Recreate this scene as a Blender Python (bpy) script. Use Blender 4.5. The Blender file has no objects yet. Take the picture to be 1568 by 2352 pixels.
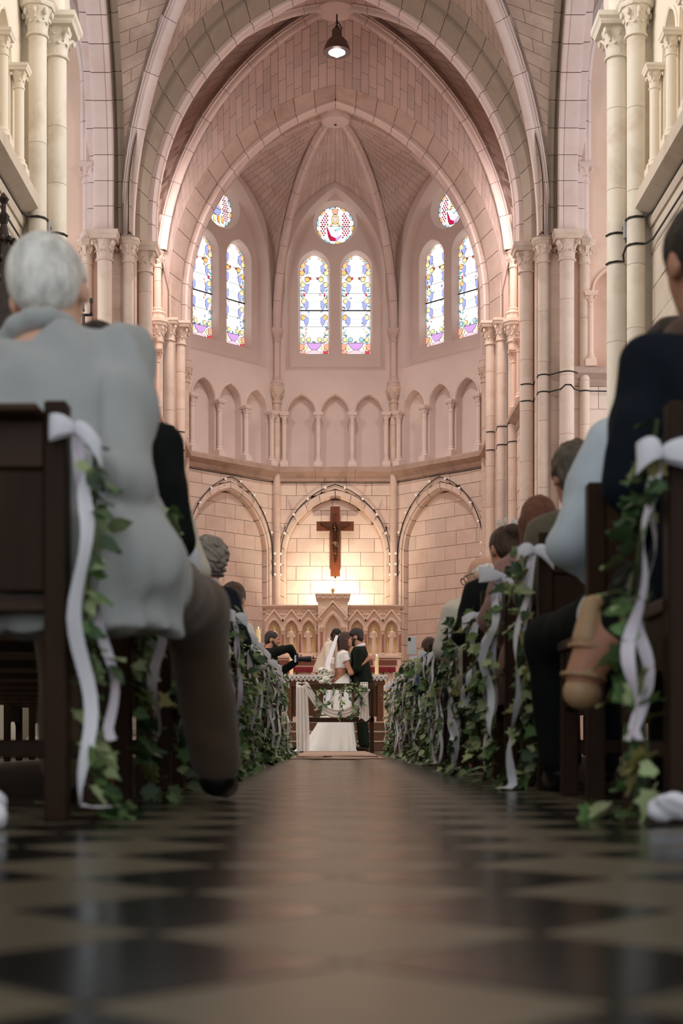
import bpy, math, random
import numpy as np
from mathutils import Vector, Matrix

RND = random.Random(11)
PI = math.pi
sc = bpy.context.scene
col = sc.collection

# ------------------------------------------------------------------ camera
FPX = 3267.0            # focal length in pixels of a 2352 px high frame (50 mm on 36 mm)
CAMX, CAMZ = -0.03, 0.16
HX, HY = 766.0, 1700.0  # vanishing point
cam_d = bpy.data.cameras.new('camera')
cam = bpy.data.objects.new('camera', cam_d)
col.objects.link(cam)
cam.location = (CAMX, 0, CAMZ)
cam.rotation_euler = (PI / 2, 0, 0)
cam_d.sensor_fit = 'VERTICAL'
cam_d.sensor_height = 36.0
cam_d.lens = 50.0
cam_d.shift_x = (784 - HX) / 2352
cam_d.shift_y = (HY - 1176) / 2352
cam_d.clip_start = 0.05
cam_d.clip_end = 200
cam_d.dof.use_dof = True
cam_d.dof.focus_distance = 20.4
cam_d.dof.aperture_fstop = 4.0
cam_d.dof.aperture_blades = 0
sc.camera = cam

# ------------------------------------------------------------------ world and exposure
w = bpy.data.worlds.new('world')
sc.world = w
w.use_nodes = True
bg = w.node_tree.nodes['Background']
bg.inputs[0].default_value = (0.90, 0.95, 1.0, 1)
bg.inputs[1].default_value = 0.75
sc.view_settings.view_transform = 'Standard'
sc.view_settings.look = 'None'
sc.view_settings.gamma = 1.0
sc.view_settings.use_curve_mapping = False
sc.view_settings.exposure = 0.27
try:
    sc.cycles.max_bounces = 7
    sc.cycles.diffuse_bounces = 5
    sc.cycles.glossy_bounces = 3
    sc.cycles.transparent_max_bounces = 8
    sc.cycles.sample_clamp_indirect = 4.0
    sc.cycles.use_denoising = True
    sc.cycles.caustics_reflective = False
    sc.cycles.caustics_refractive = False
except Exception:
    pass


def area_light(name, loc, target, sx, sy, power, color):
    d = bpy.data.lights.new(name, 'AREA')
    d.shape = 'RECTANGLE'
    d.size, d.size_y = sx, sy
    d.energy = power
    d.color = color
    o = bpy.data.objects.new(name, d)
    col.objects.link(o)
    o.location = loc
    v = Vector(target) - Vector(loc)
    o.rotation_euler = v.to_track_quat('-Z', 'Y').to_euler()
    return o


# daylight through the windows of the two transept ends and the nave clerestory
for s in (-1, 1):
    area_light('transept_window_light', (s * 8.2, 17.0, 4.2), (0, 20.8, 4.0), 3.0, 4.5, 195, (1.0, 0.94, 0.91))
    area_light('choir_fill_light', (s * 2.9, 21.65, 8.3), (-s * 1.2, 24.8, 5.0), 0.45, 1.5, 78, (1.0, 0.93, 0.92))  # added fill lamps brightening the apse, hidden behind the great arch; no windows here
    for y in (6.0, 9.5, 12.2):
        area_light('clerestory_window_light', (s * 2.9, y, 8.6), (-s * 2.6, y + 1.5, 6.4), 1.2, 2.2, 60 if y < 12 else 105, (1.0, 0.97, 0.94)).data.spread = math.radians(120)


def at(x, y, Y):
    """a point of the photograph at depth Y as world coordinates"""
    return Vector((CAMX + (x - HX) * Y / FPX, Y, CAMZ + (HY - y) * Y / FPX))


# ------------------------------------------------------------------ materials
def lin(r, g, b):
    return tuple(((c / 255) / 12.92 if c / 255 <= 0.04045 else ((c / 255 + 0.055) / 1.055) ** 2.4) for c in (r, g, b))


MATS = {}


def mat(name, rgb, rough=0.6, noise=0.0, scale=6.0, rnd=0.0, bump=0.0, bscale=30.0, metal=0.0, spec=0.4,
        tint=None, tscale=2.0, tamt=0.5, stretch=None, emit=None, estr=0.0, sub=0.0, coat=0.0, sheen=0.0, trans=0.0, alpha=1.0):
    if name in MATS:
        return MATS[name]
    m = bpy.data.materials.new(name)
    m.use_nodes = True
    nt = m.node_tree
    N, L = nt.nodes, nt.links
    b = N['Principled BSDF']
    c = lin(*rgb)
    b.inputs['Base Color'].default_value = (*c, 1)
    b.inputs['Roughness'].default_value = rough
    b.inputs['Metallic'].default_value = metal
    b.inputs['Specular IOR Level'].default_value = spec
    if sub:
        b.inputs['Subsurface Weight'].default_value = sub
        b.inputs['Subsurface Radius'].default_value = (0.02, 0.008, 0.005)
        b.inputs['Subsurface Scale'].default_value = 0.5
    if coat:
        b.inputs['Coat Weight'].default_value = coat
        b.inputs['Coat Roughness'].default_value = 0.12
    if sheen:
        b.inputs['Sheen Weight'].default_value = sheen
    if trans:
        b.inputs['Transmission Weight'].default_value = trans
    if alpha < 1:
        b.inputs['Alpha'].default_value = alpha
    if emit:
        b.inputs['Emission Color'].default_value = (*lin(*emit), 1)
        b.inputs['Emission Strength'].default_value = estr
    tc = N.new('ShaderNodeTexCoord')
    src = tc.outputs['Object']
    if stretch:
        mp = N.new('ShaderNodeMapping')
        mp.inputs['Scale'].default_value = stretch
        L.new(src, mp.inputs['Vector'])
        src = mp.outputs['Vector']
    cur = None
    if noise or tint:
        cur = N.new('ShaderNodeRGB')
        cur.outputs[0].default_value = (*c, 1)
        cur = cur.outputs[0]
    if tint:
        n2 = N.new('ShaderNodeTexNoise')
        n2.inputs['Scale'].default_value = tscale
        n2.inputs['Detail'].default_value = 5
        n2.inputs['Roughness'].default_value = 0.65
        L.new(src, n2.inputs['Vector'])
        rp = N.new('ShaderNodeMapRange')
        rp.inputs[1].default_value = 0.5
        rp.inputs[2].default_value = 0.72
        rp.inputs[4].default_value = tamt
        L.new(n2.outputs[0], rp.inputs[0])
        mx = N.new('ShaderNodeMix')
        mx.data_type = 'RGBA'
        L.new(rp.outputs[0], mx.inputs[0])
        L.new(cur, mx.inputs[6])
        mx.inputs[7].default_value = (*lin(*tint), 1)
        cur = mx.outputs[2]
    if noise or rnd:
        fac = None
        if noise:
            n1 = N.new('ShaderNodeTexNoise')
            n1.inputs['Scale'].default_value = scale
            n1.inputs['Detail'].default_value = 4
            L.new(src, n1.inputs['Vector'])
            mr = N.new('ShaderNodeMapRange')
            mr.inputs[1].default_value = 0.25
            mr.inputs[2].default_value = 0.75
            mr.inputs[3].default_value = 1 - noise
            mr.inputs[4].default_value = 1 + noise
            L.new(n1.outputs[0], mr.inputs[0])
            fac = mr.outputs[0]
        if rnd:
            oi = N.new('ShaderNodeObjectInfo')
            mr = N.new('ShaderNodeMapRange')
            mr.inputs[3].default_value = 1 - rnd
            mr.inputs[4].default_value = 1 + rnd
            L.new(oi.outputs['Random'], mr.inputs[0])
            if fac is None:
                fac = mr.outputs[0]
            else:
                mu = N.new('ShaderNodeMath')
                mu.operation = 'MULTIPLY'
                L.new(fac, mu.inputs[0])
                L.new(mr.outputs[0], mu.inputs[1])
                fac = mu.outputs[0]
        vm = N.new('ShaderNodeVectorMath')
        vm.operation = 'SCALE'
        if cur is None:
            vm.inputs[0].default_value = c
        else:
            L.new(cur, vm.inputs[0])
        L.new(fac, vm.inputs['Scale'])
        cur = vm.outputs[0]
    if cur is not None:
        L.new(cur, b.inputs['Base Color'])
    if bump:
        n3 = N.new('ShaderNodeTexNoise')
        n3.inputs['Scale'].default_value = bscale
        n3.inputs['Detail'].default_value = 4
        L.new(src, n3.inputs['Vector'])
        bp = N.new('ShaderNodeBump')
        bp.inputs['Strength'].default_value = bump
        bp.inputs['Distance'].default_value = 0.01
        L.new(n3.outputs[0], bp.inputs['Height'])
        L.new(bp.outputs[0], b.inputs['Normal'])
    MATS[name] = m
    return m


def emat(name, rgb, strength):
    if name in MATS:
        return MATS[name]
    m = bpy.data.materials.new(name)
    m.use_nodes = True
    nt = m.node_tree
    nt.nodes.remove(nt.nodes['Principled BSDF'])
    e = nt.nodes.new('ShaderNodeEmission')
    e.inputs[0].default_value = (*lin(*rgb), 1)
    e.inputs[1].default_value = strength
    nt.links.new(e.outputs[0], nt.nodes['Material Output'].inputs[0])
    MATS[name] = m
    return m


# ------------------------------------------------------------------ objects
def link(name, me, parent=None, loc=None, rz=None):
    o = bpy.data.objects.new(name, me)
    col.objects.link(o)
    if parent is not None:
        o.parent = parent
    if loc is not None:
        o.location = loc
    if rz is not None:
        o.rotation_euler = (0, 0, rz)
    return o


def empty(name, loc=(0, 0, 0), rz=0.0):
    o = link(name, None, None, loc, rz)
    o.empty_display_size = 0.1
    return o


def tag(o, label=None, cat=None, group=None, kind=None):
    if label:
        o['label'] = label
    if cat:
        o['category'] = cat
    if group:
        o['group'] = group
    if kind:
        o['kind'] = kind
    return o


def thing(name, label, cat, loc=(0, 0, 0), rz=0.0, group=None):
    return tag(empty(name, loc, rz), label, cat, group)


def copy_tree(o, parent=None):
    c = o.copy()
    col.objects.link(c)
    c.parent = parent
    for ch in o.children:
        copy_tree(ch, c)
    return c


class MB:
    def __init__(s):
        s.v, s.f, s.m = [], [], []

    def add(s, vs, fs, mi=0):
        o = len(s.v)
        s.v += [tuple(float(k) for k in v) for v in vs]
        s.f += [tuple(i + o for i in f) for f in fs]
        s.m += [mi] * len(fs)

    def box(s, x0, y0, z0, x1, y1, z1, c=0.0, mi=0, M=None):
        """box with chamfered edges c"""
        if x0 > x1:
            x0, x1 = x1, x0
        if y0 > y1:
            y0, y1 = y1, y0
        if z0 > z1:
            z0, z1 = z1, z0
        if c <= 0:
            vs = [(x, y, z) for x in (x0, x1) for y in (y0, y1) for z in (z0, z1)]
            fs = [(0, 1, 3, 2), (4, 6, 7, 5), (0, 4, 5, 1), (2, 3, 7, 6), (0, 2, 6, 4), (1, 5, 7, 3)]
        else:
            lo, hi = (x0, y0, z0), (x1, y1, z1)
            vs, idx = [], {}
            for i in (0, 1):
                for j in (0, 1):
                    for k in (0, 1):
                        s3 = (i, j, k)
                        for ax in range(3):
                            p = []
                            for a in range(3):
                                e = (lo, hi)[s3[a]][a]
                                if a != ax:
                                    e += c if s3[a] == 0 else -c
                                p.append(e)
                            idx[(s3, ax)] = len(vs)
                            vs.append(tuple(p))
            fs = []
            cyc = [(0, 0), (1, 0), (1, 1), (0, 1)]
            for ax in range(3):
                a, b_ = (ax + 1) % 3, (ax + 2) % 3
                for sd in (0, 1):
                    q = []
                    for u, v in cyc:
                        t = [0, 0, 0]
                        t[ax] = sd
                        t[a] = u
                        t[b_] = v
                        q.append(idx[(tuple(t), ax)])
                    fs.append(tuple(q if sd else q[::-1]))
                for u in (0, 1):
                    for v in (0, 1):
                        t0, t1 = [0, 0, 0], [0, 0, 0]
                        t0[a] = t1[a] = u
                        t0[b_] = t1[b_] = v
                        t1[ax] = 1
                        q = [idx[(tuple(t0), a)], idx[(tuple(t1), a)], idx[(tuple(t1), b_)], idx[(tuple(t0), b_)]]
                        fs.append(tuple(q if (u == v) == False else q[::-1]))
            for i in (0, 1):
                for j in (0, 1):
                    for k in (0, 1):
                        q = [idx[((i, j, k), a)] for a in range(3)]
                        fs.append(tuple(q if (i + j + k) % 2 else q[::-1]))
        if M is not None:
            vs = [tuple(M @ Vector(v)) for v in vs]
        s.add(vs, fs, mi)

    def lathe(s, prof, n=16, c=(0, 0, 0), mi=0, a0=0.0, a1=2 * PI, M=None):
        full = abs(a1 - a0 - 2 * PI) < 1e-6
        k = n if full else n + 1
        vs = []
        for r, z in prof:
            for i in range(k):
                a = a0 + (a1 - a0) * i / n
                p = Vector((r * math.cos(a), r * math.sin(a), z))
                if M is not None:
                    p = M @ p
                vs.append((p[0] + c[0], p[1] + c[1], p[2] + c[2]))
        fs = []
        for j in range(len(prof) - 1):
            for i in range(n):
                i2 = (i + 1) % k
                fs.append((j * k + i, j * k + i2, (j + 1) * k + i2, (j + 1) * k + i))
        if full:
            if prof[0][0] > 1e-6:
                fs.append(tuple(range(k - 1, -1, -1)))
            if prof[-1][0] > 1e-6:
                fs.append(tuple((len(prof) - 1) * k + i for i in range(k)))
        s.add(vs, fs, mi)

    def tube(s, pts, r, n=6, mi=0, flat=None):
        pts = [Vector(p) for p in pts]
        m = len(pts)
        rs = r if hasattr(r, '__len__') else [r] * m
        vs, fs = [], []
        up = Vector((0, 0, 1))
        side = None
        for i, p in enumerate(pts):
            t = (pts[min(i + 1, m - 1)] - pts[max(i - 1, 0)])
            if t.length < 1e-9:
                t = Vector((0, 0, 1))
            t.normalize()
            if side is None:
                side = t.cross(up)
                if side.length < 1e-3:
                    side = t.cross(Vector((0, 1, 0)))
            side = side - t * side.dot(t)
            side.normalize()
            b = t.cross(side)
            for k in range(n):
                a = 2 * PI * k / n
                q = side * math.cos(a) + b * math.sin(a)
                vs.append(p + q * rs[i])
        for i in range(m - 1):
            for k in range(n):
                k2 = (k + 1) % n
                fs.append((i * n + k, i * n + k2, (i + 1) * n + k2, (i + 1) * n + k))
        fs.append(tuple(range(n - 1, -1, -1)))
        fs.append(tuple((m - 1) * n + k for k in range(n)))
        s.add(vs, fs, mi)

    def grid(s, P, mi=0, closeu=False, flip=False):
        """P[i][j] points"""
        nu, nv = len(P), len(P[0])
        vs = [p for row in P for p in row]
        fs = []
        for i in range(nu if closeu else nu - 1):
            i2 = (i + 1) % nu
            for j in range(nv - 1):
                q = (i * nv + j, i2 * nv + j, i2 * nv + j + 1, i * nv + j + 1)
                fs.append(q[::-1] if flip else q)
        s.add(vs, fs, mi)

    def prism(s, poly, f0, f1, mi=0):
        """2D polygon carried by f0 and f1 (callables (a, b) -> 3D), capped"""
        n = len(poly)
        vs = [f0(a, b) for a, b in poly] + [f1(a, b) for a, b in poly]
        fs = [tuple(range(n - 1, -1, -1)), tuple(range(n, 2 * n))]
        fs += [(i, (i + 1) % n, n + (i + 1) % n, n + i) for i in range(n)]
        s.add(vs, fs, mi)

    def sphere(s, c, r, n=10, m=6, mi=0, sq=(1, 1, 1)):
        prof = [(max(r * math.sin(PI * j / m), 1e-7), -r * math.cos(PI * j / m)) for j in range(m + 1)]
        vs = []
        for rr, z in prof:
            for i in range(n):
                a = 2 * PI * i / n
                vs.append((c[0] + rr * math.cos(a) * sq[0], c[1] + rr * math.sin(a) * sq[1], c[2] + z * sq[2]))
        fs = []
        for j in range(m):
            for i in range(n):
                i2 = (i + 1) % n
                fs.append((j * n + i, j * n + i2, (j + 1) * n + i2, (j + 1) * n + i))
        s.add(vs, fs, mi)

    def mesh(s, name, mats, smooth=False):
        me = bpy.data.meshes.new(name)
        me.from_pydata(s.v, [], s.f)
        mats = mats if isinstance(mats, (list, tuple)) else [mats]
        for m in mats:
            me.materials.append(m)
        if len(mats) > 1:
            me.polygons.foreach_set('material_index', s.m)
        if smooth:
            me.polygons.foreach_set('use_smooth', [True] * len(me.polygons))
            if smooth != 'all':
                try:
                    me.set_sharp_from_angle(angle=math.radians(40 if smooth is True else smooth))
                except Exception:
                    pass
        me.update()
        return me

    def build(s, name, mats, parent=None, smooth=False, loc=None, rz=None):
        return link(name, s.mesh(name, mats, smooth), parent, loc, rz)


def stone(name, pts, n, mt, parent, depth=0.03, ch=0.004):
    """one dressed stone: polygon front pts, outward normal n, chamfered edge, sides going back"""
    pts = [Vector(p) for p in pts]
    n = Vector(n)
    c = sum(pts, Vector()) / len(pts)
    k = len(pts)
    v = []
    for p in pts:
        d = c - p
        v.append(p + d.normalized() * min(ch * 1.4, d.length * .4))
    v += [p - n * ch for p in pts] + [p - n * depth for p in pts]
    fs = [tuple(range(k))]
    for r in (0, 1):
        fs += [(r * k + i, (r + 1) * k + i, (r + 1) * k + (i + 1) % k, r * k + (i + 1) % k) for i in range(k)]
    a = (v[1] - v[0]).cross(v[2] - v[1])
    if a.dot(n) < 0:
        fs = [f[::-1] for f in fs]
    me = bpy.data.meshes.new(name)
    me.from_pydata([tuple(q) for q in v], [], fs)
    me.materials.append(mt)
    return link(name, me, parent)


# ------------------------------------------------------------------ signed distance modelling (bodies, cloth, carving)
class SDF:
    """smooth unions of round cones and ellipsoids turned into one continuous skin by surface nets"""

    def __init__(s, k=0.03):
        s.k = k
        s.ops = []

    def cone(s, a, b, ra, rb, k=None, sub=False, sq=None):
        s.ops.append(('c', np.array(a, float), np.array(b, float), ra, rb, s.k if k is None else k, sub, sq))
        return s

    def ell(s, c, r, k=None, sub=False, rot=None):
        s.ops.append(('e', np.array(c, float), np.array(r, float), rot, None, s.k if k is None else k, sub, None))
        return s

    def chain(s, pts, rs, k=None):
        for i in range(len(pts) - 1):
            s.cone(pts[i], pts[i + 1], rs[i], rs[i + 1], k)
        return s

    def cut(s, p, n, k=0.004):
        """keep the side n points away from"""
        n = np.array(n, float)
        s.ops.append(('p', np.array(p, float), n / np.linalg.norm(n), None, None, k, True, None))
        return s

    def bounds(s):
        lo, hi = np.full(3, 9e9), np.full(3, -9e9)
        for o in s.ops:
            if o[6]:
                continue
            if o[0] == 'c':
                r = max(o[3], o[4])
                lo = np.minimum(lo, np.minimum(o[1], o[2]) - r)
                hi = np.maximum(hi, np.maximum(o[1], o[2]) + r)
            else:
                r = max(o[2]) if o[3] is not None else o[2]
                lo = np.minimum(lo, o[1] - r)
                hi = np.maximum(hi, o[1] + r)
        return lo, hi

    def mesh(s, name, mt, h=0.012, noise=None, parent=None, loc=None, rz=None):
        lo, hi = s.bounds()
        pad = 3 * h + (noise[0] if noise else 0)
        lo, hi = lo - pad, hi + pad
        n = np.ceil((hi - lo) / h).astype(int) + 1
        ax = [lo[i] + h * np.arange(n[i]) for i in range(3)]
        D = np.full(n, 0.25, np.float32)
        for o in s.ops:
            k = o[5]
            if o[0] == 'p':
                sl = (slice(None),) * 3
            else:
                if o[0] == 'c':
                    r = max(o[3], o[4]) * (max(o[7]) if o[7] else 1)
                    a, b = np.minimum(o[1], o[2]) - r, np.maximum(o[1], o[2]) + r
                else:
                    r = max(o[2]) if o[3] is not None else o[2]
                    a, b = o[1] - r, o[1] + r
                mg = k * 1.5 + 3 * h
                i0 = np.clip(np.floor((a - mg - lo) / h).astype(int), 0, n)
                i1 = np.clip(np.ceil((b + mg - lo) / h).astype(int) + 1, 0, n)
                if np.any(i1 <= i0):
                    continue
                sl = tuple(slice(i0[q], i1[q]) for q in range(3))
            X = ax[0][sl[0]][:, None, None]
            Y = ax[1][sl[1]][None, :, None]
            Z = ax[2][sl[2]][None, None, :]
            if o[0] == 'p':
                d = (X - o[1][0]) * o[2][0] + (Y - o[1][1]) * o[2][1] + (Z - o[1][2]) * o[2][2]
                d = d + np.zeros_like(D)
                D = np.maximum(D, d.astype(np.float32))
                continue
            if o[0] == 'c':
                pa = (X - o[1][0], Y - o[1][1], Z - o[1][2])
                ba = o[2] - o[1]
                if o[7]:
                    q = o[7]
                    pa = (pa[0] / q[0], pa[1] / q[1], pa[2] / q[2])
                    ba = ba / np.array(q)
                l2 = max(float(ba @ ba), 1e-9)
                t = np.clip((pa[0] * ba[0] + pa[1] * ba[1] + pa[2] * ba[2]) / l2, 0, 1)
                d = np.sqrt((pa[0] - ba[0] * t) ** 2 + (pa[1] - ba[1] * t) ** 2 + (pa[2] - ba[2] * t) ** 2) - (o[3] + (o[4] - o[3]) * t)
            else:
                p = (X - o[1][0], Y - o[1][1], Z - o[1][2])
                if o[3] is not None:
                    Rm = np.array(o[3])
                    p = tuple(Rm[0][i] * p[0] + Rm[1][i] * p[1] + Rm[2][i] * p[2] for i in range(3))
                r = o[2]
                k0 = np.sqrt((p[0] / r[0]) ** 2 + (p[1] / r[1]) ** 2 + (p[2] / r[2]) ** 2)
                k1 = np.sqrt((p[0] / r[0] ** 2) ** 2 + (p[1] / r[1] ** 2) ** 2 + (p[2] / r[2] ** 2) ** 2) + 1e-9
                d = k0 * (k0 - 1) / k1
            cur = D[sl]
            if o[6]:
                d = -d
                if k > 0:
                    hh = np.clip(0.5 - 0.5 * (cur - d) / k, 0, 1)
                    D[sl] = cur * (1 - hh) + d * hh + k * hh * (1 - hh)
                else:
                    D[sl] = np.maximum(cur, d)
            else:
                if k > 0:
                    hh = np.clip(0.5 + 0.5 * (d - cur) / k, 0, 1)
                    D[sl] = d * (1 - hh) + cur * hh - k * hh * (1 - hh)
                else:
                    D[sl] = np.minimum(cur, d)
        if noise:
            amp, fr = noise[0], noise[1]
            st = noise[2] if len(noise) > 2 else (1, 1, 1)
            X, Y, Z = ax[0][:, None, None] * fr * st[0], ax[1][None, :, None] * fr * st[1], ax[2][None, None, :] * fr * st[2]
            nz = np.sin(X + 1.7 * np.sin(Y * 1.3 + Z * .6)) * np.sin(Y * 1.1 + 1.3 * np.sin(Z * 1.2 + X * .7)) + 0.6 * np.sin(2.3 * Z + X * 1.7 + 1.5 * np.sin(2.1 * Y))
            D = D + (amp * 0.6 * nz).astype(np.float32)
        v, q = surfnet(D, lo, h)
        me = bpy.data.meshes.new(name)
        me.vertices.add(len(v))
        me.vertices.foreach_set('co', v.astype(np.float32).ravel())
        me.loops.add(q.size)
        me.loops.foreach_set('vertex_index', q.astype(np.int32).ravel())
        me.polygons.add(len(q))
        me.polygons.foreach_set('loop_start', (np.arange(len(q)) * 4).astype(np.int32))
        me.polygons.foreach_set('loop_total', np.full(len(q), 4, np.int32))
        me.polygons.foreach_set('use_smooth', [True] * len(q))
        me.update(calc_edges=True)
        me.validate()
        me.materials.append(mt)
        return link(name, me, parent, loc, rz)


def surfnet(D, lo, h):
    ins = D < 0
    nx, ny, nz = D.shape
    c = [ins[a:nx - 1 + a, b:ny - 1 + b, e:nz - 1 + e] for a in (0, 1) for b in (0, 1) for e in (0, 1)]
    s = np.zeros(c[0].shape, np.int8)
    for q in c:
        s += q
    act = (s > 0) & (s < 8)
    I, J, K = np.nonzero(act)
    idx = -np.ones(act.shape, np.int64)
    idx[I, J, K] = np.arange(len(I))
    acc = np.zeros((len(I), 3))
    cnt = np.zeros(len(I))
    cor = [(a, b, e) for a in (0, 1) for b in (0, 1) for e in (0, 1)]
    for a in cor:
        for axis in range(3):
            if a[axis]:
                continue
            b = list(a)
            b[axis] = 1
            va = D[I + a[0], J + a[1], K + a[2]].astype(float)
            vb = D[I + b[0], J + b[1], K + b[2]].astype(float)
            m = (va < 0) != (vb < 0)
            t = np.where(m, va / np.where(m, va - vb, 1), 0)
            p = np.array(a, float)[None, :] + t[:, None] * np.array([axis == 0, axis == 1, axis == 2], float)[None, :]
            acc[m] += p[m]
            cnt[m] += 1
    P = lo[None, :] + h * (np.stack([I, J, K], 1) + acc / cnt[:, None])
    quads = []
    for axis in range(3):
        sl0 = [slice(1, -1)] * 3
        sl1 = [slice(1, -1)] * 3
        sl0[axis] = slice(0, -1)
        sl1[axis] = slice(1, None)
        A, B = ins[tuple(sl0)], ins[tuple(sl1)]
        X, Y, Z = np.nonzero(A != B)
        inside = A[X, Y, Z]
        o = [1, 1, 1]
        o[axis] = 0
        base = [X + o[0], Y + o[1], Z + o[2]]
        u, v = (axis + 1) % 3, (axis + 2) % 3

        def cell(du, dv):
            q = [b.copy() for b in base]
            q[u] = q[u] - du
            q[v] = q[v] - dv
            return idx[q[0], q[1], q[2]]
        f = np.stack([cell(1, 1), cell(0, 1), cell(0, 0), cell(1, 0)], 1)
        f[~inside] = f[~inside][:, ::-1]
        f = f[(f >= 0).all(1)]
        quads.append(f)
    return P, np.concatenate(quads)
# ================================================================== STRUCTURE
PLASTER = mat('plaster_pink', (221, 203, 195), .85, noise=.05, scale=1.3, bump=.12, bscale=25, tint=(208, 186, 176), tscale=.8, tamt=.5)
PLASTER_CREAM = mat('plaster_cream', (232, 222, 204), .85, noise=.04, scale=1.2, bump=.12, bscale=25, tint=(214, 192, 158), tscale=.7, tamt=.4)
PLASTER_OCHRE = mat('plaster_ochre', (224, 192, 174), .85, noise=.05, scale=1.1, bump=.1, bscale=25, tint=(206, 170, 138), tscale=.9, tamt=.5)
ASHLAR = mat('ashlar_pink', (220, 198, 184), .8, noise=.07, scale=2.5, rnd=.07, bump=.25, bscale=14, tint=(200, 164, 144), tscale=2.2, tamt=.5)
ASHLAR_GREY = mat('ashlar_grey', (205, 192, 176), .82, noise=.06, scale=3, rnd=.05, bump=.25, bscale=14, tint=(178, 160, 140), tscale=2.0, tamt=.5)
VAULT = mat('vault_stone', (178, 153, 144), .85, noise=.06, scale=3, rnd=.10, bump=.2, bscale=18, tint=(160, 128, 112), tscale=1.5, tamt=.5)
VAULT_A = mat('vault_stone_apse', (204, 182, 172), .85, noise=.06, scale=3, rnd=.09, bump=.2, bscale=18, tint=(170, 138, 116), tscale=1.5, tamt=.5)
VAULT_C = mat('vault_stone_crossing', (170, 144, 128), .85, noise=.08, scale=2, rnd=.10, bump=.2, bscale=18, tint=(214, 188, 172), tscale=1.0, tamt=.55)
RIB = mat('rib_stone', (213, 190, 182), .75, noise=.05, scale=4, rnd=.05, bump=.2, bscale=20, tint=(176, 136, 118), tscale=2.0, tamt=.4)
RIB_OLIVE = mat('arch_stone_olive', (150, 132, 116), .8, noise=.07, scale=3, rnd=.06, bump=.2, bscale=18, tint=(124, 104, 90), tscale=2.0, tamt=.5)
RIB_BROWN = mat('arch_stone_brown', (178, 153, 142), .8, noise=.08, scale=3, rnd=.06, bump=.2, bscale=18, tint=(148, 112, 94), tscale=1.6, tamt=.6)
SHAFT = mat('shaft_stone', (214, 190, 174), .7, noise=.06, scale=3, rnd=.06, bump=.25, bscale=16, tint=(170, 144, 124), tscale=2.2, tamt=.55)
SHAFT_CREAM = mat('shaft_stone_cream', (226, 217, 202), .7, noise=.06, scale=3, rnd=.05, bump=.3, bscale=16, tint=(178, 158, 134), tscale=2.6, tamt=.5)
MORTAR = mat('mortar', (134, 108, 96), .95)
CORNICE = mat('cornice_stone', (178, 152, 138), .85, noise=.1, scale=5, rnd=.06, bump=.3, bscale=20, tint=(140, 112, 98), tscale=3, tamt=.6)
CABLE = mat('cable_black', (24, 22, 22), .5)


class Fr:
    def __init__(s, O, U, N):
        s.O, s.U, s.N = Vector(O), Vector(U).normalized(), Vector(N).normalized()

    def __call__(s, u, z, d=0.0):
        p = s.O + s.U * u + s.N * d
        return Vector((p.x, p.y, z))


def arch_c(w, h):
    return (h * h - w * w) / (2 * w)


def arch_fn(w, z0, h, uc=0.0):
    c = arch_c(w, h)
    R = w + c
    return lambda u: z0 + math.sqrt(max(R * R - (c + abs(u - uc)) ** 2, 0))


def arch_hw(w, z0, h):
    """half width of the arch at height z"""
    c = arch_c(w, h)
    R = w + c

    def f(z):
        if z <= z0:
            return w
        if z >= z0 + h:
            return 0.0
        return max(math.sqrt(max(R * R - (z - z0) ** 2, 0)) - c, 0)
    return f


def arch_pts(w, z0, c, zs, n):
    """left half from the springing to the apex: (x, z, outward normal x, z)"""
    R = w + c
    th = math.acos(max(min(c / R, 1), -1))
    Ls, La = max(z0 - zs, 0), R * th
    out = []
    for i in range(n + 1):
        s_ = (Ls + La) * i / n
        if s_ < Ls:
            out.append((-w, zs + s_, -1.0, 0.0))
        else:
            a = (s_ - Ls) / R
            out.append((c - R * math.cos(a), z0 + R * math.sin(a), -math.cos(a), math.sin(a)))
    return out


def plate(mb, fr, u0, u1, zlo, zhi, holes, d=0.0, mi=0, step=0.25):
    """wall sheet with holes given as (ua, ub, low(u), high(u))"""
    us = {round(u0, 5), round(u1, 5)}
    n = max(int((u1 - u0) / step), 1)
    us |= {round(u0 + (u1 - u0) * i / n, 5) for i in range(n + 1)}
    for ua, ub, lo, hi in list(holes) + ([(u0, u1, 0, 0)] if callable(zhi) else []):
        for i in range(25):
            us.add(round((ua + ub) / 2 - (ub - ua) / 2 * math.cos(PI * i / 24), 5))
    us = sorted(u for u in us if u0 - 1e-6 <= u <= u1 + 1e-6)
    fl = zlo if callable(zlo) else (lambda u: zlo)
    fh = zhi if callable(zhi) else (lambda u: zhi)
    for a, b in zip(us, us[1:]):
        if b - a < 1e-5:
            continue
        m = (a + b) / 2
        hs = sorted([h for h in holes if h[0] - 1e-6 < m < h[1] + 1e-6], key=lambda h: h[2](m))
        ba, bb = fl(a), fl(b)
        for h in hs + [None]:
            ta, tb = (h[2](a), h[2](b)) if h else (fh(a), fh(b))
            if ta - ba > 1e-4 or tb - bb > 1e-4:
                mb.add([fr(a, ba, d), fr(b, bb, d), fr(b, max(tb, bb), d), fr(a, max(ta, ba), d)], [(0, 1, 2, 3)], mi)
            if h:
                ba, bb = h[3](a), h[3](b)


def loop_pts(w, zb, z0, h, uc=0.0, n=14):
    """closed contour of an arched opening, starting bottom left"""
    c = arch_c(w, h)
    R = w + c
    th = math.acos(min(c / R, 1))
    L = [(-w, zb)]
    for i in range(n + 1):
        a = th * i / n
        L.append((c - R * math.cos(a), z0 + R * math.sin(a)))
    Rt = [(-x, z) for x, z in L[:-1]][::-1]
    return [(x + uc, z) for x, z in L + Rt]


def circ_pts(r, uc, zc, n=32):
    return [(uc + r * math.cos(2 * PI * i / n), zc + r * math.sin(2 * PI * i / n)) for i in range(n)]


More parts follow.
